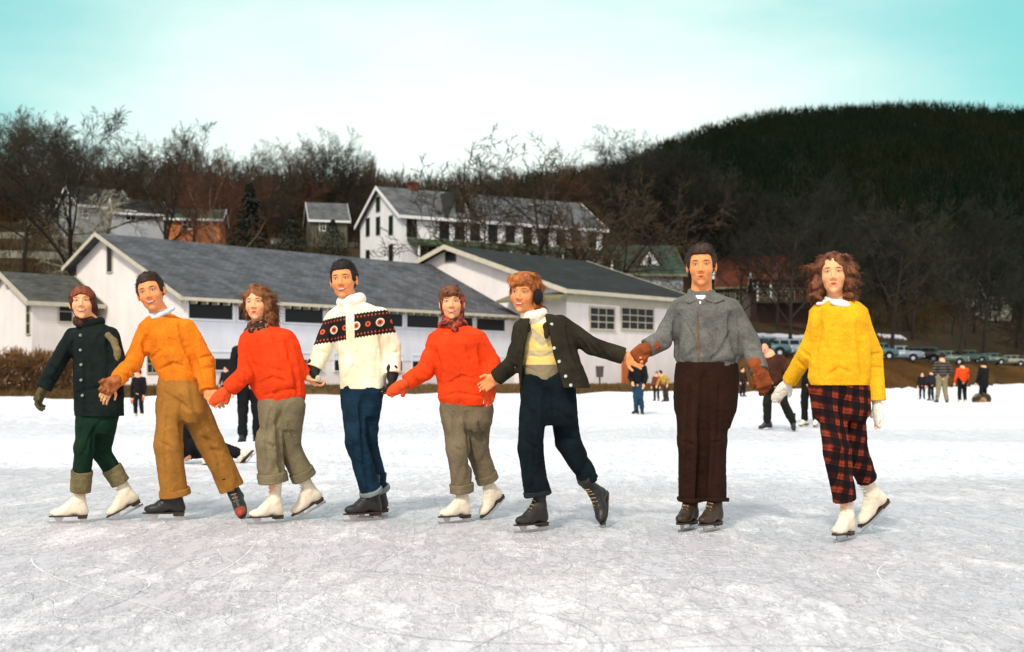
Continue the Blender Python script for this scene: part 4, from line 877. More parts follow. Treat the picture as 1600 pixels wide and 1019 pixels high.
for px_, py_, rx_, rz_, an_ in ((1284, 473, .036, .016, .25), (1313, 474, .066, .024, -.20)):
    Rr = np.array([[math.cos(an_), 0, -math.sin(an_)], [0, 1, 0], [math.sin(an_), 0, math.cos(an_)]]); V.ell(P.surf(px_, py_, -.002), (rx_, .022, rz_), Rr, .006)
P.part('collar', V, cloth('white_cotton_collar', (.84, .82, .80), .04), None)
M_WM = cloth('white_wool_mitten', (.80, .74, .62), .12)
for sd, tip, n in (('l', PX(1213, 622, 7.93), (0, 1, 0)), ('r', PX(1376, 662, 7.6), (-1, -.3, 0))):
    V = Vol(P.J['wr_' + sd] - .19, P.J['wr_' + sd] + .19, .005); mitten_sdf(V, P.J['wr_' + sd], tip, n, .78, 1, .01); P.part('mitten', V, M_WM, fold_fn(.003, 40))
P.pants('trousers', plaid(), [(590, 1267, 1353), (608, 1266, 1356), (640, 1270, 1357)], {'l': (.098, .092, .078, .76), 'r': (.090, .084, .072, .66)}, fold=fold_fn(.011, 10, 131, .5), attr={'tl': lambda Q: Q}, cr=[(((1316, 615), (1322, 680), (1332, 745)), .020), (((1288, 612), (1292, 670)), .010), (((1298, 700), (1316, 708)), .010)])
V = Vol(*P.box(.23, .22), .005); R, hs = P.R, P.hs
V.ell(P.hp(.006, -.024, .032), N_(.090, .104, .100) * hs, R, 0)
for sx in (-1, 1): V.ell(P.hp(.078 * sx, -.030, -.035), N_(.042, .062, .085) * hs, R, .03)
P.face_cut(V, .064, .058, -.002); rs = np.random.RandomState(25)
pts = [P.hp(sx * x, y, z) for sx in (-1, 1) for x in (.082, .10) for y in (-.07, -.02, .015) for z in (-.12, -.08, -.04, 0, .04)] + [P.hp(.108, -.03, z) for z in (-.13, -.09, -.05, 0)] + [P.hp(x, y, .110 - abs(x) * .5) for x in (-.06, -.02, .03, .07) for y in (-.05, 0, .04)] + [P.hp(-.110, -.02, -.09)]
curls(V, pts, .013, rs, 260, .016)
P.face_cut(V, .076, .060, .0); P.hair(V, H_AUB, lambda Q: .006 * wob(Q, 55, 3) + .003 * wob(Q, 110, 5), 4400, .045, 1.1, False, 5, .0021, .35)
# ------------------------------------------------------------------ ground: frozen lake and hillside
SHX = [-3000, -400, 0, 300, 500, 700, 950, 1050, 1110, 1165, 1390, 1480, 1560, 1700, 4000]
SHY = [40, 45, 48, 55, 60, 64, 67, 69, 69, 70, 90, 110, 150, 165, 200]
def pxof(x, y): return 800 + F * x / np.maximum(y, 1.0)
def shore(x, y): return np.interp(pxof(x, y), SHX, SHY)
def sstep(t): t = np.clip(t, 0, 1); return t * t * (3 - 2 * t)
def lake_h(x, y):
    x = np.atleast_1d(np.asarray(x, float)); y = np.atleast_1d(np.asarray(y, float)); P = np.stack([x, y, x * 0], 1)
    n1 = wob(P, 1.1, 1); n2 = wob(P, 3.2, 2); n3 = wob(P * np.array([.35, 1, 1]), .55, 3)
    yc = 15.5 + 1.3 * n3 - .15 * x
    ridge = np.exp(-((y - yc) / 1.5) ** 2) * (.10 + .06 * n1 + .035 * n2)
    ridge2 = np.exp(-((y - 27 - 2 * n3) / 2.2) ** 2) * (.14 + .08 * n1 + .03 * n2) + np.exp(-((y - 40 - 2 * n3) / 3.5) ** 2) * (.16 + .08 * n1)
    far = sstep((y - 13) / 6) * (.012 * n2 + .012 * n1)
    sh = shore(x, y); bank = np.exp(-((y - sh + 2.0) / 2.2) ** 2) * (.22 + .12 * n1) * (y > 30)
    return (ridge + ridge2 + far + bank) * sstep((y - 11.5) / 3)
LP = ([-50, 0, 4, 30, 45, 60, 90, 150, 260, 700], [-1.2, .0, .45, .62, 5, 10, 17, 26, 30, 22])
RP = ([-50, 0, 3, 14, 25, 31, 42, 95, 150, 700], [-1.2, .0, .5, 1.7, 2.6, 2.7, 4.9, 10.7, 19, 30])
CPX = [400, 700, 850, 980, 1050, 1100, 1150, 1200, 1300, 1400, 1500, 1600, 1800, 2600]
CPY = [420, 345, 312, 288, 257, 238, 221, 209, 200, 195, 203, 212, 240, 330]
def land_h(x, y):
    x = np.atleast_1d(np.asarray(x, float)); y = np.atleast_1d(np.asarray(y, float)); px = pxof(x, y); t = y - shore(x, y)
    P = np.stack([x, y, x * 0], 1)
    k = sstep((px - 1030) / 120)
    z = np.interp(t, *LP) * (1 - k) + np.interp(t, *RP) * k
    z = z + sstep((t - 30) / 60) * (.7 * wob(P, .055, 4) + .3 * wob(P, .16, 5)) + sstep(t / 4) * .05 * wob(P, 1.3, 8)
    Hc = CZ + (HZ - np.interp(px, CPX, CPY)) * 650 / F
    m = Hc * np.where(y < 650, sstep((y - 150) / 560) ** .9 / sstep(500 / 560) ** .9, 1 - .5 * sstep((y - 650) / 450)) + sstep((y - 300) / 200) * 4 * wob(P, .018, 6)
    return np.maximum(z, np.where(y > 190, m, -9))
def gz(x, y): return float(land_h(x, y)[0])
def sheet(fn, Ys, us, name, mt):
    U, Yv = np.meshgrid(us, Ys); X = U * (Yv + 15); Z = fn(X.ravel(), Yv.ravel()); V = np.stack([X.ravel(), Yv.ravel(), Z], 1)
    n, m = len(Ys), len(us); I = np.arange(n * m).reshape(n, m)
    Fq = np.stack([I[:-1, :-1], I[:-1, 1:], I[1:, 1:], I[1:, :-1]], -1).reshape(-1, 4)
    o = link(name, mesh_np(name, V, Fq, True), mt); tag(o, kind='structure'); return o

m, nt, b = nodes('lake_ice_and_snow'); (X, Y, Z), V = objxyz(nt); M = lambda *a, **k: mth(nt, *a, **k); NN, LL = nt.nodes, nt.links
def ntex(scale, det=4, ms=(1, 1, 1), rot=0, rough=.55, dist=0):
    mp = NN.new('ShaderNodeMapping'); mp.inputs['Scale'].default_value = ms; mp.inputs['Rotation'].default_value = (0, 0, rot); LL.new(V, mp.inputs[0])
    n = NN.new('ShaderNodeTexNoise'); n.inputs['Scale'].default_value = scale; n.inputs['Detail'].default_value = det; n.inputs['Roughness'].default_value = rough; n.inputs['Distortion'].default_value = dist
    LL.new(mp.outputs[0], n.inputs['Vector']); return n.outputs[0]
def ramp(s, lo, hi, a=0., c=1.):
    r = NN.new('ShaderNodeMapRange'); r.interpolation_type = 'SMOOTHSTEP'; LL.new(s, r.inputs[0]); r.inputs[1].default_value = lo; r.inputs[2].default_value = hi; r.inputs[3].default_value = a; r.inputs[4].default_value = c; return r.outputs[0]
big = ntex(.55, 3, (.5, 1, 1)); yy = M('ADD', Y, M('MULTIPLY', M('SUBTRACT', big, .5), 6.0)); yy = M('ADD', yy, M('MULTIPLY', X, .18))
snow = ramp(yy, 11.2, 14.5)
snow = M('SUBTRACT', snow, M('MULTIPLY', M('MULTIPLY', ramp(yy, 18.5, 21), ramp(yy, 28, 23)), .62))
snow = M('SUBTRACT', snow, M('MULTIPLY', M('MULTIPLY', ramp(yy, 31, 33), ramp(yy, 39, 35)), .45))
patch = ramp(ntex(1.5, 7, (1, .42, 1), .6, .65, .15), .45, .60); frost = ramp(ntex(6.0, 6, (1, .30, 1), -.75, .7, .25), .48, .60); fine = ntex(42, 4, (1, .35, 1), .5, .7)
near = ramp(Y, 7.6, 3.5)
mot = ramp(ntex(3.2, 8, (1, .32, 1), .95, .75, .15), .46, .56); chip = ramp(ntex(15, 5, (1, .35, 1), -.4, .7, .2), .55, .61); wide = ramp(ntex(.32, 3, (.8, 1, 1)), .38, .62)
fr = M('ADD', M('MULTIPLY', patch, .26), M('MULTIPLY', frost, .30)); fr = M('ADD', fr, M('MULTIPLY', mot, .24)); fr = M('ADD', fr, M('MULTIPLY', chip, .30)); fr = M('ADD', fr, M('MULTIPLY', M('SUBTRACT', wide, .6), .40)); fr = M('ADD', fr, M('MULTIPLY', M('SUBTRACT', fine, .5), .7)); fr = M('ADD', fr, M('MULTIPLY', near, .22), clamp=True)
def contour(n, w): return ramp(M('ABSOLUTE', M('SUBTRACT', n, .5)), w, w * .3)
sc1 = contour(ntex(.9, 1, (1.3, .35, 1), .5), .0026); sc2 = contour(ntex(1.5, 1, (.3, 1.3, 1), -.7), .0022); sc3 = contour(ntex(2.0, 1, (1.2, .22, 1), 1.1), .0028); sc4 = M('MULTIPLY', contour(ntex(.22, 4, (1, 1, 1), .2, .6), .0014), ramp(ntex(.5, 1), .48, .58))
scr = M('MAXIMUM', M('MAXIMUM', sc1, sc2), sc3)
ice = mixc(nt, fr, (.565, .545, .57), (.97, .96, .95))
ice = mixc(nt, M('MULTIPLY', scr, .32), ice, (.88, .88, .88)); ice = mixc(nt, M('MULTIPLY', sc4, .30), ice, (.30, .33, .36))
tint2 = ramp(ntex(.3, 3), .35, .65); ice = mixc(nt, M('MULTIPLY', tint2, .35), ice, (.66, .60, .60))
sn = mixc(nt, ramp(ntex(2.2, 6, (.5, 1, 1)), .35, .7), (.80, .82, .86), (.90, .91, .92))
col = mixc(nt, snow, ice, sn); LL.new(col, b.inputs['Base Color'])
rg = NN.new('ShaderNodeMapRange'); LL.new(M('MAXIMUM', snow, fr), rg.inputs[0]); rg.inputs[3].default_value = .38; rg.inputs[4].default_value = .85; LL.new(rg.outputs[0], b.inputs['Roughness']); b.inputs['Specular IOR Level'].default_value = .35
hgt = M('ADD', M('MULTIPLY', fr, .8), M('MULTIPLY', scr, -.12)); hgt = M('ADD', hgt, M('MULTIPLY', sc4, -.2)); hgt = M('ADD', hgt, M('MULTIPLY', snow, M('MULTIPLY', ntex(5, 6), 1.6)))
bump(nt, b, hgt, .9, .045)
M_LAKE = m
ys = np.concatenate([np.arange(-8, 11, .5), np.arange(11, 50, .22), np.arange(50, 175, 1.2)])
sheet(lake_h, ys, np.linspace(-1.6, 1.6, 330), 'frozen_lake', M_LAKE)

m, nt, b = nodes('leaf_litter_hillside'); (X, Y, Z), V = objxyz(nt); M = lambda *a, **k: mth(nt, *a, **k); NN, LL = nt.nodes, nt.links
a = ntex(.35, 6, (1, 1, 1), 0, .65); c = ntex(3.5, 5, (1, 1, 1), 0, .7)
g = mixc(nt, ramp(a, .40, .62), (.034, .019, .008), (.068, .038, .014)); g = mixc(nt, ramp(c, .35, .7), g, (.018, .012, .007))
g = mixc(nt, M('MULTIPLY', ramp(ntex(.12, 4), .45, .6), .6), g, (.022, .024, .011))
far = ramp(Y, 220, 340); g = mixc(nt, far, g, (.012, .012, .007))
LL.new(g, b.inputs['Base Color']); b.inputs['Roughness'].default_value = .95; b.inputs['Specular IOR Level'].default_value = .1; bump(nt, b, c, .8, .15)
ys = np.concatenate([np.arange(36, 150, 1.0), np.arange(150, 260, 3), np.arange(260, 1500, 14)])
sheet(land_h, ys, np.linspace(-1.5, 1.5, 420), 'hillside', m)

# ------------------------------------------------------------------ buildings
def siding(name, c, pitch=.14, dirt=.12):
    m, nt, b = nodes(name); (X, Y, Z), V = objxyz(nt); M = lambda *a, **k: mth(nt, *a, **k)
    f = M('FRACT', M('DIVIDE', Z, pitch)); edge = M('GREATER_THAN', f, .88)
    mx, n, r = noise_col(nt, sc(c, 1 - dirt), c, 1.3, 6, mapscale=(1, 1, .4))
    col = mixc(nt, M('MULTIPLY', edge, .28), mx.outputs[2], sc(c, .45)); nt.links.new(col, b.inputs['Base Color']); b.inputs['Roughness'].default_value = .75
    bump(nt, b, f, .25, .012); return m
def shingle(name, c, sx=2.2):
    m, nt, b = nodes(name); t = nt.nodes.new('ShaderNodeTexCoord'); mp = nt.nodes.new('ShaderNodeMapping'); nt.links.new(t.outputs['Object'], mp.inputs[0])
    mp.inputs['Rotation'].default_value = (math.radians(-62), 0, 0)
    br = nt.nodes.new('ShaderNodeTexBrick'); br.inputs['Scale'].default_value = sx; br.inputs['Brick Width'].default_value = .9; br.inputs['Row Height'].default_value = .42; br.inputs['Mortar Size'].default_value = .03
    br.inputs['Color1'].default_value = (*sc(c, 1.25), 1); br.inputs['Color2'].default_value = (*sc(c, .75), 1); br.inputs['Mortar'].default_value = (*sc(c, .45), 1); nt.links.new(mp.outputs[0], br.inputs[0])
    mx, n, r = noise_col(nt, (.7, .7, .7), (1.2, 1.2, 1.2), .9, 6); mu = nt.nodes.new('ShaderNodeMix'); mu.data_type = 'RGBA'; mu.blend_type = 'MULTIPLY'; mu.inputs[0].default_value = 1
    nt.links.new(br.outputs[0], mu.inputs[6]); nt.links.new(mx.outputs[2], mu.inputs[7]); nt.links.new(mu.outputs[2], b.inputs['Base Color']); b.inputs['Roughness'].default_value = .9; b.inputs['Specular IOR Level'].default_value = .15
    bump(nt, b, br.outputs[1], .4, .03); return m
M_CREAM = siding('cream_clapboard', (.84, .78, .72)); M_PALE = siding('pale_clapboard', (.76, .79, .82)); M_WHITE = siding('white_clapboard', (.80, .80, .76)); M_GREYW = siding('grey_white_clapboard', (.28, .31, .30))
M_ROOF = shingle('slate_grey_shingle', (.088, .092, .098)); M_ROOFD = shingle('charcoal_shingle', (.026, .028, .026)); M_ROOFG = shingle('green_shingle', (.035, .060, .042)); M_ROOFR = shingle('rust_red_shingle', (.085, .024, .013)); M_ROOF2 = shingle('weathered_grey_shingle', (.10, .105, .105))
M_TRIM = mat('cream_trim', (.50, .46, .34), .7, .12, 3, .1); M_OLIVE = mat('olive_soffit', (.17, .16, .08), .8, .2, 3, .1); M_GTRIM = mat('dark_green_trim', (.03, .055, .025), .7, .2, 3, .1)
mg, ntg, bg_ = nodes('dark_glass'); bg_.inputs['Base Color'].default_value = (.008, .010, .009, 1); bg_.inputs['Roughness'].default_value = .3; bg_.inputs['Specular IOR Level'].default_value = .15
M_ORANGE = mat('orange_door_paint', (.50, .13, .03), .6, .2, 3, .1); M_BRICK = mat('orange_painted_board', (.52, .17, .05), .8, .3, 2, .2); M_CHIM = mat('red_brick_chimney', (.13, .04, .025), .9, .3, 6, .4)

class House:
    def __init__(s, px, Y, dx, dy, label, cat='building', py_eave=None):
        s.c = PX(px, 590, Y); s.a = math.atan2(dy, dx); s.d = np.array([math.cos(s.a), math.sin(s.a)]); s.g = np.array([-s.d[1], s.d[0]])
        s.root = empty('building', (s.c[0], s.c[1], 0), s.a); tag(s.root, label, cat)
    def sx(s, px, y=0.0):                # local x on the front wall seen at pixel column px
        r = (px - 800) / F; o = s.c[:2] + s.g * y; return (r * o[1] - o[0]) / (s.d[0] - r * s.d[1])
    def gy(s, px, x=0.0):                # local y on the gable wall
        r = (px - 800) / F; o = s.c[:2] + s.d * x; return (r * o[1] - o[0]) / (s.g[0] - r * s.g[1])
    def z(s, py, x, y): Yw = s.c[1] + s.d[1] * x + s.g[1] * y; return CZ + (HZ - py) / F * Yw
    def walls(s, L_, W_, z0, ze0, ze1, yr, zr, mt, name='wall'):   # gable prism, ridge along local x
        m = MB(); m.prism([(0, 0, z0), (0, 0, ze0), (0, yr, zr), (0, W_, ze1), (0, W_, z0)], (L_, 0, 0)); return m.build(name, mt, s.root, keep=False)
    def roof(s, L_, W_, ze0, ze1, yr, zr, mt, ov=.5, og=.5, th=.14, trim=None, x0=0.0, fascia=.22):
        s0 = (zr - ze0) / yr; s1 = (zr - ze1) / (W_ - yr); up = th + .02
        a = (x0 - og, -ov, ze0 - ov * s0 + .02); r = (x0 - og, yr, zr + .02); b_ = (x0 - og, W_ + ov, ze1 - ov * s1 + .02)
        m = MB(); U = lambda p: (p[0], p[1], p[2] + th)
        m.prism([a, r, b_, U(b_), U(r), U(a)], (L_ + 2 * og, 0, 0)); ro = m.build('roof', mt, s.root, keep=False)
        if trim:
            for xx in (x0 - og - .045, x0 + L_ + og + .005):
                m = MB()
                for p, q in ((a, r), (r, b_)):
                    P_ = (xx, p[1], p[2]); Q_ = (xx, q[1], q[2]); m.prism([(P_[0], P_[1], P_[2] - fascia), (Q_[0], Q_[1], Q_[2] - fascia), (Q_[0], Q_[1], Q_[2] + th + .03), (P_[0], P_[1], P_[2] + th + .03)], (.04, 0, 0))
                m.build('rake_board', trim, s.root, keep=False)
            m = MB(); m.box(x0 - og, x0 + L_ + og, -ov - .045, -ov - .005, a[2] - fascia * .7, a[2] + th + .01); m.build('eave_board', trim, s.root, keep=False)
        return ro
    def window(s, x0, x1, z0, z1, nx=2, nz=2, face='front', y=0.0, trim=None, fr=.07, bar=.03, mull=True, door=False):
        T = (lambda u, d, z: (u, y - d, z)) if face == 'front' else (lambda u, d, z: (y - d, u, z))
        def bx(m, u0, u1, d0, d1, za, zb):
            P_ = [T(u, d, z_) for u, d, z_ in ((u0, d0, za), (u1, d0, za), (u1, d1, za), (u0, d1, za), (u0, d0, zb), (u1, d0, zb), (u1, d1, zb), (u0, d1, zb))]
            m.add(P_, [(0,3,2,1),(4,5,6,7),(0,1,5,4),(1,2,6,5),(2,3,7,6),(3,0,4,7)])
        m = MB(); bx(m, x0 - fr, x1 + fr, .002, .06, z1, z1 + fr); bx(m, x0 - fr, x1 + fr, .002, .09, z0 - fr, z0); bx(m, x0 - fr, x0, .002, .055, z0, z1); bx(m, x1, x1 + fr, .002, .055, z0, z1)
        if mull:
            for i in range(1, nx): u = x0 + (x1 - x0) * i / nx; bx(m, u - bar / 2, u + bar / 2, .022, .04, z0, z1)
            for i in range(1, nz): v = z0 + (z1 - z0) * i / nz; bx(m, x0, x1, .024, .038, v - bar / 2, v + bar / 2)
        f = m.build('window', trim or M_TRIM, s.root, keep=False)
        m = MB(); bx(m, x0, x1, .003, .020, z0, z1); m.build('pane', mg, f, keep=False); return f

# long low pavilion
H = House(290, 60, .668, .744, 'long white lodge with grey roof and a band of dark windows')
L_, W_ = 24.2, 10.4; z0 = .1; ze = 5.0; yr = 7.5; zr = 8.45; ze1 = 7.05
H.walls(L_, W_, z0, ze, ze1, yr, zr, M_CREAM); H.roof(L_, W_, ze, ze1, yr, zr, M_ROOF, .55, .55, .10, M_TRIM, fascia=.08)
zb, zt = H.z(497, 0, 0), H.z(465, 0, 0)
for k in range(8): H.window(.15 + 2.9 * k, .15 + 2.9 * k + 2.55, zb, zt, 1, 1, trim=M_PALE, fr=.10, bar=.04)
m = MB(); m.box(0, L_, -.03, -.004, zb - 1.95, zb - .14); m.build('spandrel_boards', M_PALE, H.root, keep=False)
z2t = H.z(549, 0, 0); z2b = H.z(578, 0, 0)
for k in (0, 1, 2, 3, 4, 5, 6, 7): H.window(.6 + 2.9 * k, .6 + 2.9 * k + 2.1, z2b, z2t - .02, 2, 1, trim=M_PALE, fr=.06)
g0 = H.gy(176); H.window(g0, g0 + .5, H.z(425, 0, 7), H.z(378, 0, 7), 1, 1, 'gable', 0, fr=.05)
g1 = H.gy(247); H.window(g1, g1 + .9, H.z(582, 0, 3), H.z(555, 0, 3), 2, 2, 'gable', 0, fr=.06)
m = MB(); m.box(-.02, L_ + .02, -.06, W_ + .02, z0, .62); m.build('foundation', mat('grey_concrete', (.20, .19, .17), .9, .3, 2), H.root, keep=False)
m = MB()
for i in range(40): x = -.4 + i * .63; m.box(x, x + .07, -.54, -.01, ze - .42, ze - .27)
m.build('rafter_tails', M_TRIM, H.root, keep=False)

# wing with low gable
H = House(885, 75, .668, .744, 'white lodge wing with charcoal roof and paned windows beside the man in grey')
L_, W_ = 13.6, 18.0; ze = 6.35; yr = 9.8; zr = 9.55; ze1 = zr - (W_ - yr) * .32
H.walls(L_, W_, .1, ze, ze1, yr, zr, M_CREAM); H.roof(L_, W_, ze, ze1, yr, zr, M_ROOFD, .6, .7, .12, M_TRIM, fascia=.16)
for a, b_ in ((922, 959), (971, 1020)): x0, x1 = H.sx(a), H.sx(b_); H.window(x0, x1, H.z(513, x0, 0), H.z(481, x0, 0), 3 if b_ < 965 else 4, 3, trim=M_TRIM, fr=.12, bar=.06)
m = MB(); m.box(-.12, L_, -.05, -.004, ze - .75, ze - .25); m.build('frieze_board', M_TRIM, H.root, keep=False)
m = MB(); m.prism([(-1.3, -.6, ze - .55), (-.005, -.6, ze - .15), (-.005, -.6, ze - .40), (-1.3, -.6, ze - .72)], (0, 5.2, 0)); m.build('canopy', M_OLIVE, H.root, keep=False)
x0, x1 = H.sx(972), H.sx(985); m = MB(); m.box(x0, x1, -.05, -.004, .45, 2.3); m.box(x0 - .08, x0 - .004, -.07, -.004, .45, 2.4); m.box(x1 + .004, x1 + .08, -.07, -.004, .45, 2.4); d_ = m.build('door', M_ORANGE, H.root, keep=False)
g0 = H.gy(712); H.window(g0, g0 + .9, H.z(407, 0, 9), H.z(392, 0, 9), 1, 1, 'gable', 0, fr=.06, trim=M_OLIVE)
m = MB(); m.box(-.02, L_ + .02, -.06, W_ + .02, .1, .62); m.build('foundation', MATS['grey_concrete'], H.root, keep=False)
def bin_():
    p = PX(937, 606, 72); r = empty('litter_bin', (p[0], p[1], gz(p[0], p[1]))); tag(r, 'small dark litter bin on a post in front of the lodge wing', 'litter bin')
    m = MB(); m.bar((0, 0, -.1), (0, 0, .75), .05, n=8); m.build('post', mat('bin_metal', (.05, .05, .045), .6), r, keep=False)
    m = MB(); m.bar((0, 0, .55), (0, 0, 1.15), .20, .24, 12); m.bar((0, 0, 1.151), (0, 0, 1.2), .27, .25, 12); m.build('drum', mat('bin_drum', (.07, .065, .06), .6), r, keep=False)
bin_()

# annexe at far left
H = House(50, 62, .668, .744, 'small cream annexe with grey gable roof at the far left of the lodge')
yr = H.gy(8); ze = H.z(470, 0, 0); zr = H.z(428, 0, yr); W_ = yr * 2; L_ = 3.6
H.walls(L_, W_, .1, ze, ze, yr, zr, M_CREAM); H.roof(L_ - .1, W_, ze, ze, yr, zr, M_ROOFD if False else shingle('olive_grey_shingle', (.075, .078, .066)), .3, .35, .10, M_TRIM, fascia=.15)
x0, x1 = H.sx(92), H.sx(112); H.window(x0, x1, H.z(502, x0, 0), H.z(471, x0, 0), 1, 2, trim=M_TRIM, fr=.06)
g0 = H.gy(46); H.window(g0 - .1, g0 + .25, H.z(522, 0, 1), H.z(474, 0, 1), 1, 3, 'gable', 0, fr=.05); g0 = H.gy(14); H.window(g0 - .2, g0 + .2, H.z(448, 0, 2), H.z(440, 0, 2), 1, 1, 'gable', 0, fr=.05)

# big white house on the hill
H = House(627, 118, .87, .5, 'big white hillside house with cross gable and long porch, above the lodge')
W_ = H.gy(563); yr = W_ * .5; ze = H.z(335, 0, 0); zr = H.z(294, 0, yr); L_ = H.sx(942); zg = H.z(418, 0, 0) - 2.5
H.walls(L_, W_, zg, ze, ze, yr, zr, M_WHITE); H.roof(L_, W_, ze, ze, yr, zr, M_ROOF2, .45, .45, .14, M_WHITE, fascia=.2)
for px, a, b_ in ((575, 342, 368), (591, 340, 366), (611, 338, 366), (575, 392, 412), (611, 383, 412), (591, 309, 330)):
    u = H.gy(px); H.window(u - .42, u + .42, H.z(b_, 0, u), H.z(a, 0, u), 1, 2, 'gable', 0, fr=.07, trim=M_GTRIM)
for px in (643, 694, 718, 742, 770, 797, 824, 850, 876, 900, 925):
    u = H.sx(px); zt, zb = H.z(339 + (px - 627) * .065, u, 0), H.z(369 + (px - 627) * .055, u, 0); H.window(u - .48, u + .48, zb, zt, 1, 2, trim=M_GTRIM, fr=.06)
m = MB(); zp = H.z(371, 0, 0); m.prism([(.6, 0, zp), (.6, -2.4, zp - .75), (.6, -2.4, zp - .95), (.6, 0, zp - .3)], (L_ - .6, 0, 0)); m.build('porch_roof', mat('mossy_porch_roof', (.035, .060, .022), .9, .35, 1.5), H.root, keep=False)
for i in range(12): m = MB(); x = .8 + i * (L_ - 1.2) / 11; m.bar((x, -2.25, zg), (x, -2.25, zp - .9), .11, n=8); m.build('porch_post', M_WHITE, H.root, keep=False)
for px in (660, 676, 700, 724, 752, 780, 830, 880):
    u = H.sx(px); H.window(u - .45, u + .45, H.z(404, u, 0), H.z(381, u, 0), 1, 2, trim=M_GTRIM, fr=.06)
# cross gable
u0, u1 = H.sx(697), H.sx(742); um = H.sx(718); zc = H.z(298, um, 0)
m = MB(); m.prism([(u0, -.06, ze - .3), (u1, -.06, ze - .3), (um, -.06, zc - .15)], (0, yr, 0)); m.build('cross_gable', M_GREYW, H.root, keep=False)
m = MB(); o_ = .5
for q in (u0 - .4, u1 + .4): m.prism([(um, -o_, zc), (q, -o_, ze - .35), (q, -o_, ze - .2), (um, -o_, zc + .17)], (0, yr + o_, 0))
m.build('cross_gable_roof', M_ROOFD, H.root, keep=False)
H.window(um - .45, um + .45, H.z(332, um, 0), H.z(312, um, 0), 1, 2, y=-.06, trim=M_GTRIM, fr=.06)
m = MB(); m.box(3.2, 4.0, yr - .4, yr + .4, zr - .5, zr + .7); m.box(3.1, 4.1, yr - .5, yr + .5, zr + .701, zr + .85); m.build('chimney', M_CHIM, H.root, keep=False)

def cottage(px, Y, ang, L_, W_, ze_py, zr_py, label, wall, roof_, base=None, wins=(), porch=None, gwins=(), trim=None, chim=False):
    H = House(px, Y, math.cos(math.radians(ang)), math.sin(math.radians(ang)), label); ze = H.z(ze_py, 0, 0); zr = H.z(zr_py, 0, W_ / 2)
    g = min(gz(*(H.c[:2] + H.d * a * L_ + H.g * b_ * W_)) for a in (0, 1) for b_ in (0, 1)) - .5; g = min(g, ze - 2.6)
    H.walls(L_, W_, g, ze, ze, W_ / 2, zr, wall); H.roof(L_, W_, ze, ze, W_ / 2, zr, roof_, .4, .35, .12, trim or M_WHITE, fascia=.15)
    for a, b_, c, d in wins: x0, x1 = H.sx(a), H.sx(b_); H.window(x0, x1, H.z(d, x0, 0), H.z(c, x0, 0), 2, 2, trim=trim or M_WHITE, fr=.09, bar=.05)
    for a, b_, c, d in gwins: x0, x1 = sorted((H.gy(a), H.gy(b_))); H.window(x0, x1, H.z(d, 0, x0), H.z(c, 0, x0), 1, 2, 'gable', 0, fr=.08, trim=trim or M_WHITE)
    if chim: m = MB(); m.box(L_ * .6, L_ * .6 + .7, W_ / 2 - .35, W_ / 2 + .35, zr - .4, zr + 1.1); m.build('chimney', M_CHIM, H.root, keep=False)
    return H, ze, zr, g
cottage(122, 138, 40, 6, 6, 318, 292, 'pale grey gabled cottage half hidden by a bare tree at the upper left', M_GREYW, M_ROOFD, wins=((130, 136, 326, 340),), gwins=((100, 106, 322, 338),))
cottage(180, 132, 22, 5.0, 6, 331, 312, 'low white cottage with dark window, up the slope behind the lodge gable', siding('bluish_clapboard', (.38, .42, .44)), M_ROOFD, wins=((197, 212, 330, 344),), gwins=())
cottage(262, 130, 8, 5.4, 6, 341, 328, 'orange-walled bungalow with low green-grey roof, above the lodge roof', M_BRICK, shingle('mossy_shingle', (.05, .06, .04)), wins=((286, 300, 345, 357),))
cottage(486, 150, 15, 4.4, 6, 342, 318, 'olive shingled cottage between leafless bushes, left of the big white house', siding('olive_clapboard', (.11, .11, .07)), M_ROOF2, wins=((500, 508, 346, 360),))
# right-hand houses
H, ze, zr, g = cottage(957, 128, 10, 7.6, 8, 425, 384, 'green-roofed cottage with a small white dormer, right of the lodge wing', M_GREYW, M_ROOFG, trim=M_OLIVE)
um = H.sx(1014, 1.2); zd = H.z(417, um, 1.2); m = MB(); m.prism([(um - 1.15, .9, zd), (um + 1.15, .9, zd), (um, .9, H.z(391, um, 1.2))], (0, 2.6, 0)); m.build('dormer', M_WHITE, H.root, keep=False)
m = MB(); m.box(um - .2, um + .2, .86, .897, zd + .2, zd + .95); m.build('window', mg, H.root, keep=False)
m = MB(); zt_ = H.z(389, um, 1.2)
for q in (-1.4, 1.4): m.prism([(um, .7, zt_), (um + q, .7, zd - .1), (um + q, .7, zd + .08), (um, .7, zt_ + .18)], (0, 2.9, 0))
m.build('dormer_roof', M_ROOFG, H.root, keep=False)
H, ze, zr, g = cottage(1122, 145, -12, 9.6, 8, 446, 402, 'dark house with sloping rust-red roof, right of the man in grey', siding('brown_clapboard', (.06, .045, .03)), M_ROOFR, trim=M_OLIVE, gwins=(), wins=((1132, 1140, 452, 466), (1150, 1160, 455, 470)))
m = MB(); m.prism([(-.8, 1.5, zr - 2.8), (-.8, 4.5, zr - 2.2), (-.8, 3.2, zr - .2)], (.3, 0, 0)); m.build('gable_trim', M_WHITE, H.root, keep=False)
H, ze, zr, g = cottage(1183, 135, -4, 6.6, 6, 449, 428, 'red house with a white balustraded porch, behind the gap between grey jacket and yellow sweater', siding('rust_clapboard', (.06, .022, .014)), M_ROOFR, wins=((1200, 1210, 450, 464),))
mat('rust_post', (.16, .045, .025), .8); zf = H.z(470, 0, -2); m = MB(); m.box(-.4, 7.0, -2.2, -.01, zf - .25, zf); m.build('porch_floor', mat('dark_porch', (.04, .04, .03), .8), H.root, keep=False)
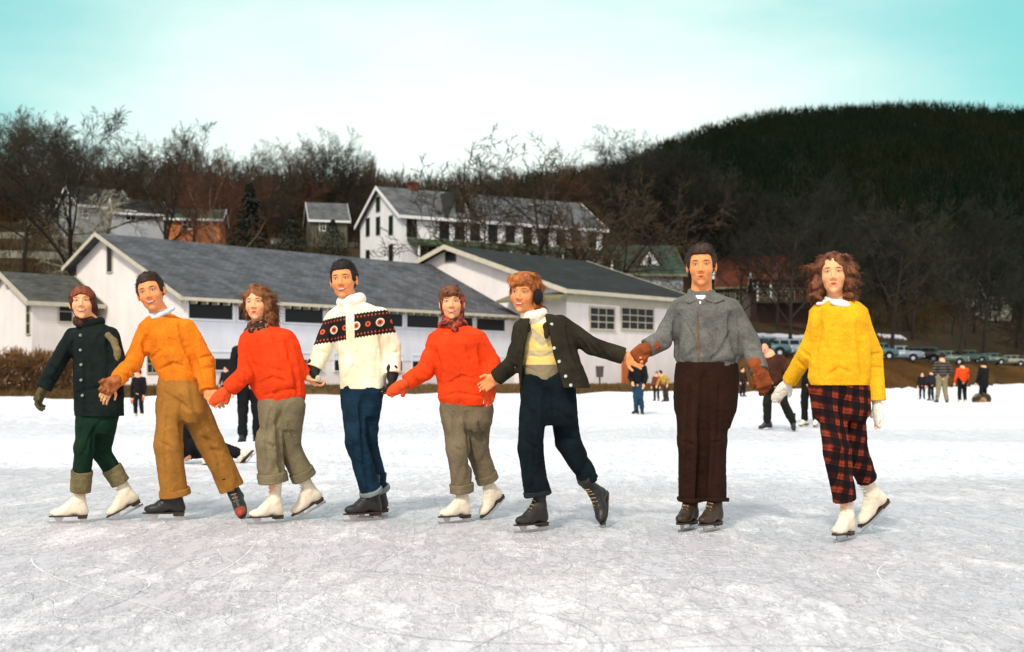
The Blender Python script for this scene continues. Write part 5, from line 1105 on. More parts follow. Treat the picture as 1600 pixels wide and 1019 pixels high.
for i in range(6): m = MB(); x = -.2 + i * 1.4; m.bar((x, -2.05, zf), (x, -2.05, zf + 2.1), .10, n=6); m.build('porch_post', M_WHITE if i < 2 else MATS['rust_post'], H.root, keep=False)
m = MB(); m.box(-.3, 6.9, -2.10, -2.0, zf + .95, zf + 1.05)
for i in range(26): x = -.25 + i * .28; m.box(x, x + .09, -2.08, -2.02, zf + .02, zf + .945)
m.build('balustrade', mat('tan_balusters', (.26, .21, .13), .8), H.root, keep=False)
m = MB(); m.box(-.6, 7.2, -2.5, -.01, zf + 2.12, zf + 2.3); m.build('porch_roof', M_ROOFR, H.root, keep=False)
cottage(1541, 240, 6, 5.2, 5, 462, 440, 'white cottage with one big window in the woods at the right edge', siding('weathered_clapboard', (.42, .42, .32)), M_ROOFD, wins=((1549, 1565, 470, 486),), gwins=())
cottage(1508, 250, -8, 3.8, 5, 460, 446, 'greyish shed beside the white cottage in the right woods', siding('shed_clapboard', (.26, .27, .18)), M_ROOFD)

# low white walls / rails seen across the left slope, snow-covered road on the right
def strip(name, pts, hgt, thick, mt, label, cat, kind=None):
    m = MB(); n = len(pts)
    for a, b_ in zip(pts, pts[1:]):
        d = Vector((b_[0] - a[0], b_[1] - a[1], 0)).normalized(); nrm_ = Vector((-d.y, d.x, 0)) * thick / 2
        V = [Vector(a) - nrm_, Vector(b_) - nrm_, Vector(b_) + nrm_, Vector(a) + nrm_]; m.add([*V, *[v + Vector((0, 0, hgt)) for v in V]], [(0,3,2,1),(4,5,6,7),(0,1,5,4),(1,2,6,5),(2,3,7,6),(3,0,4,7)])
    o = m.build(name, mt); tag(o, label, cat, kind=kind); return o
def ground_pts(p0, p1, n, dz=0): return [(x, y, gz(x, y) + dz) for x, y in zip(np.linspace(p0[0], p1[0], n), np.linspace(p0[1], p1[1], n))]
def hitY(px, py, y0=50, y1=400):         # depth where the hillside is seen at this pixel
    for Yt in np.arange(y0, y1, .5):
        p = PX(px, py, Yt)
        if gz(p[0], Yt) >= p[2]: return p
    return PX(px, py, y1)
M_STONE = mat('pale_stone_wall', (.26, .26, .20), .9, .3, 1.2, .4)
for (a, b_, n_, lab) in (((-30, 404), (96, 406), 8, 'lower pale stone wall crossing the left slope above the annexe'), ((-30, 373), (48, 373), 5, 'upper pale stone wall on the slope at the left edge'), ((425, 381), (560, 386), 8, 'mossy stone wall beside the big white house')):
    A, B = hitY(*a), hitY(*b_); strip('stone_wall', ground_pts(A, B, n_, -.1), .75, .4, M_STONE, lab, 'wall')
m = MB()
for pa, pb in ((1165, 1262), (1372, 1412)):
    pts = [hitY(px, py) for px, py in zip(np.linspace(pa, pb, 12), np.linspace(525, 529, 12))]
    for i_, (a, b_) in enumerate(zip(pts, pts[1:])):
        wd = .5 + .6 * math.sin(i_ * 1.7) ** 2; Q = [(a[0], a[1] - wd), (b_[0], b_[1] - wd), (b_[0], b_[1] + wd), (a[0], a[1] + wd)]; V = [(x, y, gz(x, y) + .16) for x, y in Q]; m.add([*V, *[(x, y, z - .5) for x, y, z in V]], [(0,1,2,3),(7,6,5,4),(0,4,5,1),(1,5,6,2),(2,6,7,3),(3,7,4,0)])
tag(m.build('snow_patches', mat('road_snow', (.5, .5, .52), .9, .25, .6, .4)), kind='structure')

# snow shavings lying on the ice
rs = np.random.RandomState(77); n = 9000; Yc = 2.6 + 11 * rs.rand(n) ** 1.4; xc = (rs.rand(n) - .5) * 1.15 * (Yc + 1.5); keep = wob(np.stack([xc, Yc, 0 * xc], 1), .9, 3) + .5 * rs.randn(n) > .1; xc, Yc = xc[keep], Yc[keep]; n = len(xc)
r_ = .002 + .006 * rs.rand(n) ** 3; zc = lake_h(xc, Yc); O = np.array([(1, 0, 0), (0, 1, 0), (-1, 0, 0), (0, -1, 0), (0, 0, .7), (0, 0, -.4)]); V = (np.stack([xc, Yc, zc + .001], 1)[:, None, :] + O[None] * r_[:, None, None] * (.6 + .8 * rs.rand(n, 6, 1))).reshape(-1, 3)
T = np.array([(0, 1, 4), (1, 2, 4), (2, 3, 4), (3, 0, 4), (1, 0, 5), (2, 1, 5), (3, 2, 5), (0, 3, 5)]); Fq = (np.arange(n)[:, None, None] * 6 + T[None]).reshape(-1, 3)
tag(link('snow_shavings', mesh_np('snow_shavings', V, Fq, True), mat('loose_snow', (.90, .90, .90), .9, .05, 3, 0)), 'loose white snow shavings scattered on the near ice', 'snow', kind='stuff')

# long curved cuts left by skate blades
def cuts(name, n, seed, mt, label, wr):
    rs = np.random.RandomState(seed); V, Fq = [], []; c = 0
    for _ in range(n):
        y0 = 2.8 + 9.5 * rs.rand() ** 1.3; x0 = (rs.rand() - .5) * (y0 + 1.5) * 1.1; a = rs.rand() * 6.283; cv = rs.randn() * .55; ln = .5 + 2.4 * rs.rand(); k = 26; w0 = wr[0] + (wr[1] - wr[0]) * rs.rand(); p = np.array([x0, y0]); dc = rs.randn() * .5; i0 = c
        for j in range(k + 1):
            t = j / k; d = np.array([math.cos(a), math.sin(a)]); nn = np.array([-d[1], d[0]]) * w0 * math.sin(math.pi * min(max(t, .03), .97)) ** .5 * (.7 + .6 * rs.rand())
            z = .0025 + float(lake_h(p[0], p[1])[0])
            V += [(p[0] - nn[0], p[1] - nn[1], z), (p[0] + nn[0], p[1] + nn[1], z)]; p = p + d * ln / k; a += (cv + dc * t) * ln / k * 1.6
            if j: Fq.append((c - 2, c, c + 1, c - 1))
            c += 2
    tag(link(name, mesh_np(name, np.array(V), np.array(Fq), False), mt), label, 'skate marks', kind='stuff')
cuts('skate_cuts', 190, 5, mat('scraped_ice', (.82, .82, .82), .8, .05, 5, 0), 'pale curved blade scratches criss-crossing the near ice', (.0012, .0034))
cuts('skate_grooves', 80, 9, mat('grooved_ice', (.46, .48, .51), .4, .1, 5, 0), 'grey-blue curved skate grooves in the near ice', (.0012, .0032))
# ------------------------------------------------------------------ trees and brush
def seg_mesh(name, segs, mt_n=4):
    # segs: (p0, p1, r0, r1, sides)
    Vs, Fs = [], []; nv = 0
    for p0, p1, r0, r1, n in segs:
        d = p1 - p0; ln = np.linalg.norm(d) + 1e-9; d = d / ln; u = np.cross(d, (0.3, 0.9, 0.1)); u /= np.linalg.norm(u) + 1e-9; v = np.cross(d, u)
        a = np.arange(n) * 2 * math.pi / n; ring = np.cos(a)[:, None] * u + np.sin(a)[:, None] * v
        Vs.append(p0 + ring * r0); Vs.append(p1 + ring * r1)
        i = np.arange(n); j = (i + 1) % n; Fs.append(np.stack([nv + i, nv + j, nv + n + j, nv + n + i], 1)); nv += 2 * n
    return mesh_np(name, np.concatenate(Vs), np.concatenate(Fs), False)
def gen_tree(seed, H=12.0, spread=.5, up=.35, nl=12, dens=1.22, twig=.017, low=.28, fork=False):
    rs = np.random.RandomState(seed); trunk, crown = [], []
    def grow(p, d, ln, r, lev):
        n = (6, 5, 4, 3, 2)[lev]; pts = [p]; st = ln / n
        for i in range(n):
            d = norm(d + rs.randn(3) * (.07, .13, .18, .22, .25)[lev] + np.array([0, 0, up * (.0, .10, .08, .05, .02)[lev]]))
            q = pts[-1] + d * st; ra = r * (1 - .78 * i / n); rb = r * (1 - .78 * (i + 1) / n)
            (trunk if lev <= 1 else crown).append((pts[-1], q, ra, rb, (7, 5, 3, 3, 3)[lev])); pts.append(q)
        if lev == 4: return
        cnt = int((nl, 6, 5, 4)[lev] * dens * (.8 + .4 * rs.rand()) + .5)
        for k in range(cnt):
            t = (low + (1 - low) * (k + rs.rand()) / cnt) if lev == 0 else (.2 + .8 * (k + rs.rand()) / cnt); t = min(t, .99)
            f = t * n; i = int(f); b_ = pts[i] + (pts[i + 1] - pts[i]) * (f - i); ax = norm(pts[i + 1] - pts[i])
            s_ = norm(np.cross(ax, rs.randn(3))); an = (.85, .75, .7, .65)[lev] * (1.15 - .5 * t) * (.8 + .5 * rs.rand()) * (.6 + spread)
            dd = norm(ax * math.cos(an) + s_ * math.sin(an)); l2 = ln * (.42 + spread * .35, .50, .50, .50)[lev] * (1.15 - .55 * t) * (.75 + .5 * rs.rand())
            r2 = max(r * (1 - .78 * t) * .62, twig); grow(b_, dd, l2, r2, lev + 1)
    grow(np.zeros(3) - np.array([0, 0, .4]), norm(np.array([rs.randn() * .05, rs.randn() * .05, 1])), H * .86, H * .0155, 0)
    if fork: grow(np.array([.1, 0, 0.0]), norm(np.array([-.55, .1, .8])), H * .8, H * .013, 0); grow(np.array([-.1, 0, 0.2]), norm(np.array([.5, .1, .8])), H * .7, H * .011, 0)
    return seg_mesh('trunk', trunk), seg_mesh('crown', crown)
M_BARK = mat('dark_bark', (.022, .016, .011), .95, .3, 2, .4); M_TWIG = mat('brown_twigs', (.048, .031, .015), .95, .3, .6, 0); M_TWIG2 = mat('olive_twigs', (.024, .023, .011), .95, .3, .6, 0)
M_DKT = mat('dark_green_twigs', (.009, .011, .006), .95, .3, .6, 0); M_PALE = mat('pale_twigs', (.36, .34, .24), .9, .2, 1, 0); M_RUST = mat('russet_twigs', (.075, .030, .014), .95, .3, .6, 0)
TV = [gen_tree(100 + i, 12, *a) for i, a in enumerate(((.42, .5, 13), (.55, .35, 12), (.35, .7, 14), (.6, .3, 11), (.5, .5, 12), (.38, .8, 13)))]
BIG = [gen_tree(300, 12, .75, .25, 11, 1.08, .024, .16, True), gen_tree(301, 12, .7, .3, 10, 1.0, .022, .14, True)]
def tree(px, Y, H, v, mts, label, group=None, name='bare_tree', rz=None, dz=0, wid=1.0, x=None):
    x = PX(px, 590, Y)[0] if x is None else x; r = empty(name, (x, Y, gz(x, Y) + dz), rnd.uniform(0, 6.28) if rz is None else rz); tag(r, label, 'tree', group)
    s_ = H / 12.0; r.scale = (s_ * wid, s_ * wid, s_)
    for nm, me, m_ in (('trunk', v[0], mts[0]), ('crown', v[1], mts[1])):
        o = bpy.data.objects.new(nm, me); COL.objects.link(o); o.parent = r; objmat(o, m_)
    return r
def topH(px, Y, py): x = PX(px, 590, Y)[0]; return CZ + (HZ - py) / F * Y - gz(x, Y)
tree(112, 97, topH(112, 97, 186), TV[0], (M_BARK, M_TWIG2), 'tallest leafless tree at the upper left, dark trunk rising behind the lodge gable', wid=1.05)
tree(38, 110, topH(38, 110, 200), TV[3], (M_BARK, M_TWIG2), 'broad leafless tree near the left edge of the photo')
tree(160, 118, topH(160, 118, 215), TV[4], (M_BARK, M_TWIG), 'leafless tree rising between the two pale cottages')
tree(248, 112, topH(248, 112, 232), TV[2], (M_BARK, M_TWIG), 'dark straight trunk beside the orange bungalow')
tree(300, 125, topH(300, 125, 218), TV[5], (M_BARK, M_TWIG2), 'tall slender leafless tree behind the orange bungalow')
tree(345, 103, topH(345, 103, 290), TV[1], (mat('pale_bark', (.20, .15, .09), .9), M_RUST), 'pale-stemmed bare tree in front of the dark conifer')
tree(140, 104, topH(140, 104, 318), TV[3], (M_PALE, M_PALE), 'small whitish tree in front of the grey gabled cottage', wid=1.3)
tree(868, 104, topH(868, 104, 240), BIG[0], (M_BARK, M_TWIG), 'large spreading many-stemmed tree in front of the white house', rz=.3, wid=1.15)
tree(925, 107, topH(925, 107, 258), BIG[1], (M_BARK, M_TWIG), 'spreading bare tree covering the right end of the white house', rz=2.0, wid=1.05)
tree(765, 112, topH(765, 112, 280), TV[1], (M_BARK, M_TWIG2), 'thin bare tree beside the cross gable of the white house', wid=.8)
tree(1235, 106, topH(1235, 106, 318), TV[0], (M_BARK, M_DKT), 'dark trunk standing in front of the red porch house')
tree(1392, 118, topH(1392, 118, 330), TV[4], (M_BARK, M_TWIG2), 'dark trunk behind the parked cars, just right of the yellow sweater')
tree(1497, 150, topH(1497, 150, 330), TV[2], (M_BARK, M_DKT), 'straight dark trunk left of the white cottage in the right woods')
tree(1538, 172, topH(1538, 172, 340), TV[5], (M_BARK, M_DKT), 'trunk crossing the front of the white cottage at the right')
GL = 'leafless trees along the left hill'; GR = 'leafless trees on the right slope'
sky_px = [-60, 0, 60, 110, 170, 230, 300, 360, 420, 480, 520, 560, 600, 660, 720, 780, 850, 920, 960]; sky_py = [195, 192, 205, 215, 238, 240, 232, 250, 252, 232, 228, 250, 262, 272, 280, 272, 262, 258, 264]
k = 0
for i in range(92):
    px = -60 + 1020 * (i + rnd.uniform(-.4, .4)) / 92; Y = rnd.choice((158, 172, 186, 198, 208)) + rnd.uniform(-6, 6)
    top = np.interp(px, sky_px, sky_py) + rnd.uniform(-6, 34); H = min(max(topH(px, Y, top), 6), 22)
    tree(px, Y, H, TV[rnd.randrange(6)], (M_BARK, rnd.choice((M_TWIG, M_TWIG, M_TWIG2, M_RUST))), 'leafless brown tree in the woods along the left hilltop', GL, wid=rnd.uniform(.8, 1.15))
for i in range(38):
    px = rnd.uniform(-60, 560); Y = rnd.uniform(150, 168); H = rnd.uniform(5, 8)
    if 225 < px < 340: Y = rnd.uniform(152, 168)
    tree(px, Y, H, TV[rnd.randrange(6)], (M_BARK, rnd.choice((M_TWIG, M_RUST, M_TWIG2))), 'low bare tree in the thicket behind the hillside cottages', 'thicket trees behind the cottages')
for i in range(100):
    px = 960 + 720 * (i + rnd.uniform(-.45, .45)) / 100; sh_ = float(np.interp(px, SHX, SHY)); Y = max(sh_ + rnd.choice((48, 62, 80, 100, 118)) + rnd.uniform(-6, 6), 150 if px < 1290 else 0); H = rnd.uniform(9, 14.5)
    if 1522 < px < 1584 and Y < 246: px += 66
    tree(px, Y, H, TV[rnd.randrange(6)], (M_BARK, rnd.choice((M_DKT, M_DKT, M_DKT, M_TWIG2))), 'leafless tree on the dark slope behind the parked cars', GR)

for i, px in enumerate((1150, 1215, 1262, 1290, 1325)):
    Y = float(np.interp(px, SHX, SHY)) + 46 + rnd.uniform(-4, 8); tree(px, Y, rnd.uniform(8, 12), TV[(i * 5 + 1) % 6], (M_BARK, M_TWIG2), 'dark bare tree in front of the red-roofed houses', 'bare trees in front of the red-roofed houses')

def blades(pts, Hs, rs, nb, wfac, lean=.35):      # many thin upright twig blades per clump -> arrays
    V, Fq = [], []; n = 0
    P = np.repeat(pts, nb, 0); Hh = np.repeat(Hs, nb); N_b = len(P)
    base = P.copy(); h0 = rs.rand(N_b) ** .8; rad = np.sqrt(rs.rand(N_b)) * Hh * .30 * np.sin(np.clip(h0, .12, .98) * math.pi) ** .6; a = rs.rand(N_b) * 6.283
    base[:, 0] += rad * np.cos(a); base[:, 1] += rad * np.sin(a); base[:, 2] += h0 * Hh * .80
    d = np.stack([np.cos(a) * lean * (.3 + rs.rand(N_b)), np.sin(a) * lean * (.3 + rs.rand(N_b)), .6 + .7 * rs.rand(N_b)], 1); d /= np.linalg.norm(d, axis=1)[:, None]
    ln = Hh * (.12 + .16 * rs.rand(N_b)); tip = base + d * ln[:, None]
    b2 = rs.rand(N_b) * 6.283; w_ = (Hh * wfac * (.6 + .8 * rs.rand(N_b)))[:, None]; s_ = np.stack([np.cos(b2), np.sin(b2), rs.randn(N_b) * .2], 1) * w_
    V = np.stack([base - s_, base + s_, tip], 1).reshape(-1, 3); return V, np.arange(len(V)).reshape(-1, 3)
def trunks(pts, Hs, wf):
    V = []
    for k_, an in enumerate((0, 2.094, 4.189)):
        V.append(pts + np.stack([np.cos(an) * Hs * wf, np.sin(an) * Hs * wf, -.3 + 0 * Hs], 1))
    V.append(pts + np.stack([0 * Hs, 0 * Hs, Hs * .85], 1)); V = np.concatenate(V); n = len(pts); i = np.arange(n)
    return V, np.concatenate([np.stack([i + a * n, i + b_ * n, i + 3 * n], 1) for a, b_ in ((0, 1), (1, 2), (2, 0))])
def wood(name, pxr, Yr, n, Hr, nb, wf, seed, mt, label, crest=False, gap=None, tw=.012):
    rs = np.random.RandomState(seed); px = pxr[0] + (pxr[1] - pxr[0]) * rs.rand(n); Y = Yr[0] + (Yr[1] - Yr[0]) * rs.rand(n) ** (.8)
    if crest: px = np.concatenate([px, pxr[0] + (pxr[1] - pxr[0]) * rs.rand(crest)]); Y = np.concatenate([Y, 640 + 22 * rs.rand(crest)])
    x = (px - 800) / F * Y
    if gap is not None: kk = gap(px, Y, Y - np.interp(px, SHX, SHY)); x, Y, px = x[kk], Y[kk], px[kk]
    z = land_h(x, Y); Hs = Hr[0] + (Hr[1] - Hr[0]) * rs.rand(len(x)); pts = np.stack([x, Y, z], 1)
    V1, F1 = blades(pts, Hs, rs, nb, wf); V2, F2 = trunks(pts, Hs, tw)
    o = link(name, mesh_np(name, np.concatenate([V1, V2]), np.concatenate([F1, F2 + len(V1)]), False), mt); tag(o, label, 'woods', kind='stuff'); return o
def noisy_foliage(name, c1, c2, c3):
    m, nt, b = nodes(name); (X, Y, Z), V = objxyz(nt)
    def nz(s, ms): mp = nt.nodes.new('ShaderNodeMapping'); mp.inputs['Scale'].default_value = ms; nt.links.new(V, mp.inputs[0]); n = nt.nodes.new('ShaderNodeTexNoise'); n.inputs['Scale'].default_value = s; n.inputs['Detail'].default_value = 4; nt.links.new(mp.outputs[0], n.inputs['Vector']); return n.outputs[0]
    def rp(s, lo, hi): r = nt.nodes.new('ShaderNodeMapRange'); nt.links.new(s, r.inputs[0]); r.inputs[1].default_value = lo; r.inputs[2].default_value = hi; return r.outputs[0]
    c = mixc(nt, rp(nz(.12, (1, 1, 1)), .4, .6), c1, c2); c = mixc(nt, rp(nz(.018, (1, 1, 1)), .45, .62), c, c3); nt.links.new(c, b.inputs['Base Color']); b.inputs['Roughness'].default_value = 1; b.inputs['Specular IOR Level'].default_value = 0; return m
M_MTN = noisy_foliage('mountain_woods', (.007, .012, .005), (.014, .015, .007), (.005, .012, .007)); M_BRUSH = noisy_foliage('brown_brush', (.048, .026, .011), (.028, .021, .010), (.060, .034, .013))
wood('mountain_woods', (560, 1900), (235, 655), 7000, (8, 14), 34, .014, 5, M_MTN, 'dark wooded mountain on the right with bare treetops along its crest', crest=1500)
wood('hill_woods', (-520, 1010), (196, 262), 1950, (8, 13), 46, .008, 6, M_MTN, 'dense brown woods behind the left hilltop trees')
def clear(px, Y, t): return ~((Y < 150) & (px > 540) & (px < 960)) & ~((Y < 136) & (px > 120) & (px < 345) & (t > 60))
wood('brushwood', (-420, 1040), (84, 196), 3100, (1.0, 3.6), 22, .010, 7, M_BRUSH, 'low brown brush covering the left hillside', gap=clear)
wood('slope_brush', (1040, 1800), (120, 300), 2600, (1.2, 5), 24, .011, 8, M_BRUSH, 'brown undergrowth on the slope behind the road', gap=lambda px, Y, t: (t > 46) & ~((Y < 150) & (px > 1080) & (px < 1290)) & ~((px > 1490) & (px < 1590) & (Y < 250)))

def conifer(px, Y, H, label, W=.26):
    rs = np.random.RandomState(int(px)); x = PX(px, 590, Y)[0]; r = empty('conifer', (x, Y, gz(x, Y))); tag(r, label, 'tree')
    m = MB(); m.bar((0, 0, -.3), (0, 0, H * .95), H * .018, .02, 7); m.build('trunk', M_BARK, r, keep=False)
    V = []
    for i in range(2600):
        h = rs.rand() ** 1.2; R_ = H * W * (1 - h) ** .85 * (.45 + .55 * rs.rand() + .15 * math.sin(h * 40)); a = rs.rand() * 6.283; z = H * (.06 + .93 * h)
        p = np.array([math.cos(a) * R_, math.sin(a) * R_, z]); d = np.array([math.cos(a) * .5, math.sin(a) * .5, -.25 + .2 * rs.randn()]) * H * .07; s_ = np.array([-math.sin(a), math.cos(a), rs.randn() * .4]) * H * .012
        V += [p - s_, p + s_, p + d]
    link('crown', mesh_np('crown', np.array(V), np.arange(len(V)).reshape(-1, 3), False), mat('dark_needles', (.016, .024, .013), .95, .4, 1, 0), r, False)
conifer(390, 112, topH(390, 112, 285), 'dark conifer standing above the middle of the lodge roof', .30)
conifer(455, 128, topH(455, 128, 330), 'rounded dark evergreen left of the olive cottage', .42)
conifer(520, 128, topH(520, 128, 342), 'low dark evergreen right of the olive cottage', .5)

# brown clipped hedge at the left shore
rs = np.random.RandomState(3); r = PX(-30, 600, 50.5); q = PX(118, 600, 55.0); V = []
for i in range(9000):
    t = rs.rand(); c = r + (q - r) * t; z0 = .35; hh = 1.75 * (.9 + .1 * math.sin(t * 23) + .06 * rs.randn()); u = rs.rand(); y_ = (rs.rand() - .5) * 1.6
    p = np.array([c[0], c[1] + y_, z0 + hh * (u ** .7)]); d = np.array([rs.randn() * .10, rs.randn() * .10, .10 + .18 * rs.rand()]); s_ = np.array([rs.randn(), rs.randn() * .3, rs.randn() * .4]) * .022; V += [p - s_, p + s_, p + d]
tag(link('hedge', mesh_np('hedge', np.array(V), np.arange(len(V)).reshape(-1, 3), False), mat('dead_brown_leaves', (.17, .085, .030), .95, .5, 3, 0)), 'brown leafless hedge in front of the annexe at the left shore', 'hedge')
# dry grass on the shore
def grass(name, pxr, t0, t1, n, h, seed, mt, label):
    rs = np.random.RandomState(seed); px = pxr[0] + (pxr[1] - pxr[0]) * rs.rand(n); Y = np.interp(px, SHX, SHY) + t0 + (t1 - t0) * rs.rand(n); x = (px - 800) / F * Y; z = land_h(x, Y)
    hh = h * (.5 + rs.rand(n)); base = np.stack([x, Y, z - .03], 1); tip = base + np.stack([rs.randn(n) * .12, rs.randn(n) * .1, hh], 1); a = rs.rand(n) * 3.14; s_ = np.stack([np.cos(a), np.sin(a) * .4, 0 * a], 1) * .030
    V = np.stack([base - s_, base + s_, tip], 1).reshape(-1, 3); o = link(name, mesh_np(name, V, np.arange(len(V)).reshape(-1, 3), False), mt); tag(o, label, 'grass', kind='stuff')
M_GRASS = noisy_foliage('dry_grass_blades', (.16, .105, .045), (.10, .060, .025), (.13, .080, .03))
grass('dry_grass', (-100, 1120), .3, 5.5, 26000, .22, 1, M_GRASS, 'dry brown grass along the shore below the lodge')
grass('bank_grass', (1060, 1700), .3, 24, 52000, .30, 2, noisy_foliage('bank_grass_blades', (.12, .066, .024), (.085, .046, .018), (.15, .085, .03)), 'rough brown grass on the bank below the parked cars')

# ------------------------------------------------------------------ parked cars
def car_meshes():
    V = Vol((-2.6, -1.1, .1), (2.6, 1.1, 1.75), .05)
    V.rbox((0, 0, .66), (2.42, .90, .33), None, .26, 0); V.rbox((-.25, 0, 1.14), (1.30, .72, .42), None, .30, .22)
    for x in (-1.45, 1.45):
        for y in (-1, 1): V.ell((x, y * .78, .62), (.72, .22, .40), None, .12)
    V.ell((1.55, 0, .86), (.85, .62, .20), None, .15); V.ell((-1.75, 0, .84), (.65, .62, .22), None, .15)
    for x in (-1.45, 1.45):
        for y in (-1, 1): V.cone((x, y * .7, .36), (x, y * 1.2, .36), .40, None, .02, 'sub')
    body = V.mesh('car_body')
    G = Vol((-2.0, -1.0, .9), (1.5, 1.0, 1.7), .04); G.rbox((-.25, 0, 1.14), (1.325, .745, .435), None, .30, 0); G.rbox((0, 0, .8), (3, 2, .28), None, .02, 0, 'sub'); G.rbox((0, 0, 1.72), (3, 2, .26), None, .02, 0, 'sub')
    for x in (-1.0, -.15, .62): G.rbox((x, 0, 1.2), (.05, 1.0, .5), None, .01, 0, 'sub')
    return body, G.mesh('car_glass')
CB, CG = car_meshes()
mw = MB(); mw.bar((0, -.11, 0), (0, .11, 0), .34, n=14); ME_TYRE = mesh_of(mw, 'tyre'); mw = MB(); mw.bar((0, -.13, 0), (0, .13, 0), .17, n=12); ME_RIM = mesh_of(mw, 'rim')
mw = MB(); mw.box(2.42, 2.52, -.85, .85, .44, .58); ME_BUMP = mesh_of(mw, 'bumper'); mw = MB(); mw.bar((2.36, 0, 0), (2.45, 0, 0), .11, .10, 10); ME_LAMP = mesh_of(mw, 'headlight')
M_TYRE = mat('black_rubber', (.015, .015, .015), .9); M_CHR = mat('dull_chrome', (.55, .56, .56), .3, .1, metallic=.8, bmp=0); M_LAMP = mat('lamp_glass', (.6, .6, .55), .2, .05, bmp=0)
PAINT = [('pale blue', (.15, .20, .23)), ('dark green', (.02, .05, .035)), ('cream', (.22, .21, .14)), ('teal', (.04, .09, .10)), ('black', (.012, .013, .014)), ('sea green', (.06, .10, .07)), ('light grey', (.17, .18, .19)), ('navy', (.03, .05, .09))]
def car(px, label, c, ang):
    t0 = 26.5; Y = float(np.interp(px, SHX, SHY)) + t0; x = PX(px, 590, Y)[0]; zs = [gz(x - 1.4, Y), gz(x + 1.4, Y)]; r = empty('parked_car', (x, Y, sum(zs) / 2 + .02), ang); tag(r, label, 'car', 'cars parked along the far bank')
    mt = mat('car_paint_' + label.split(' parked')[0].replace(' ', '_'), c, .32, .12, 1.5, 0, spec=.5)
    o = bpy.data.objects.new('car_body', CB); COL.objects.link(o); o.parent = r; objmat(o, mt); o = bpy.data.objects.new('window', CG); COL.objects.link(o); o.parent = r; objmat(o, mg)
    for sx in (-1.45, 1.45):
        for sy in (-1, 1):
            w_ = bpy.data.objects.new('wheel', ME_TYRE); COL.objects.link(w_); w_.parent = r; w_.location = (sx, sy * .80, .34); objmat(w_, M_TYRE); q_ = bpy.data.objects.new('hubcap', ME_RIM); COL.objects.link(q_); q_.parent = w_; objmat(q_, M_CHR)
    for fl in (0, math.pi): q_ = bpy.data.objects.new('bumper', ME_BUMP); COL.objects.link(q_); q_.parent = r; q_.rotation_euler = (0, 0, fl); objmat(q_, M_CHR)
    for sy in (-.62, .62): q_ = bpy.data.objects.new('headlight', ME_LAMP); COL.objects.link(q_); q_.parent = r; q_.location = (0, sy, .78); objmat(q_, M_LAMP)
cpx = [1088, 1138, 1186, 1228, 1272, 1316, 1360, 1402, 1440, 1476, 1512, 1545, 1577, 1608]
cl_ = [6, 0, 3, 0, 7, 2, 3, 0, 4, 5, 1, 5, 2, 1]
where = ['hidden behind the man in grey', 'just left of the mittened hands', 'left of the yellow sweater', 'touching the yellow sleeve edge', 'behind the yellow sleeve', 'behind the yellow sweater', 'right against the yellow sweater', 'beyond the dark trunk', 'above the huddled children', 'above the standing man with khaki trousers', 'above the red-jacketed skater', 'above the hooded skater', 'second from the right end', 'last at the right end of the row']
for i, px in enumerate(cpx):
    n_, c_ = PAINT[cl_[i]]; car(px, f'{n_} sedan parked on the bank, {where[i]}'[:200], c_, rnd.choice((0, math.pi)) + rnd.uniform(-.35, .35) - .25)

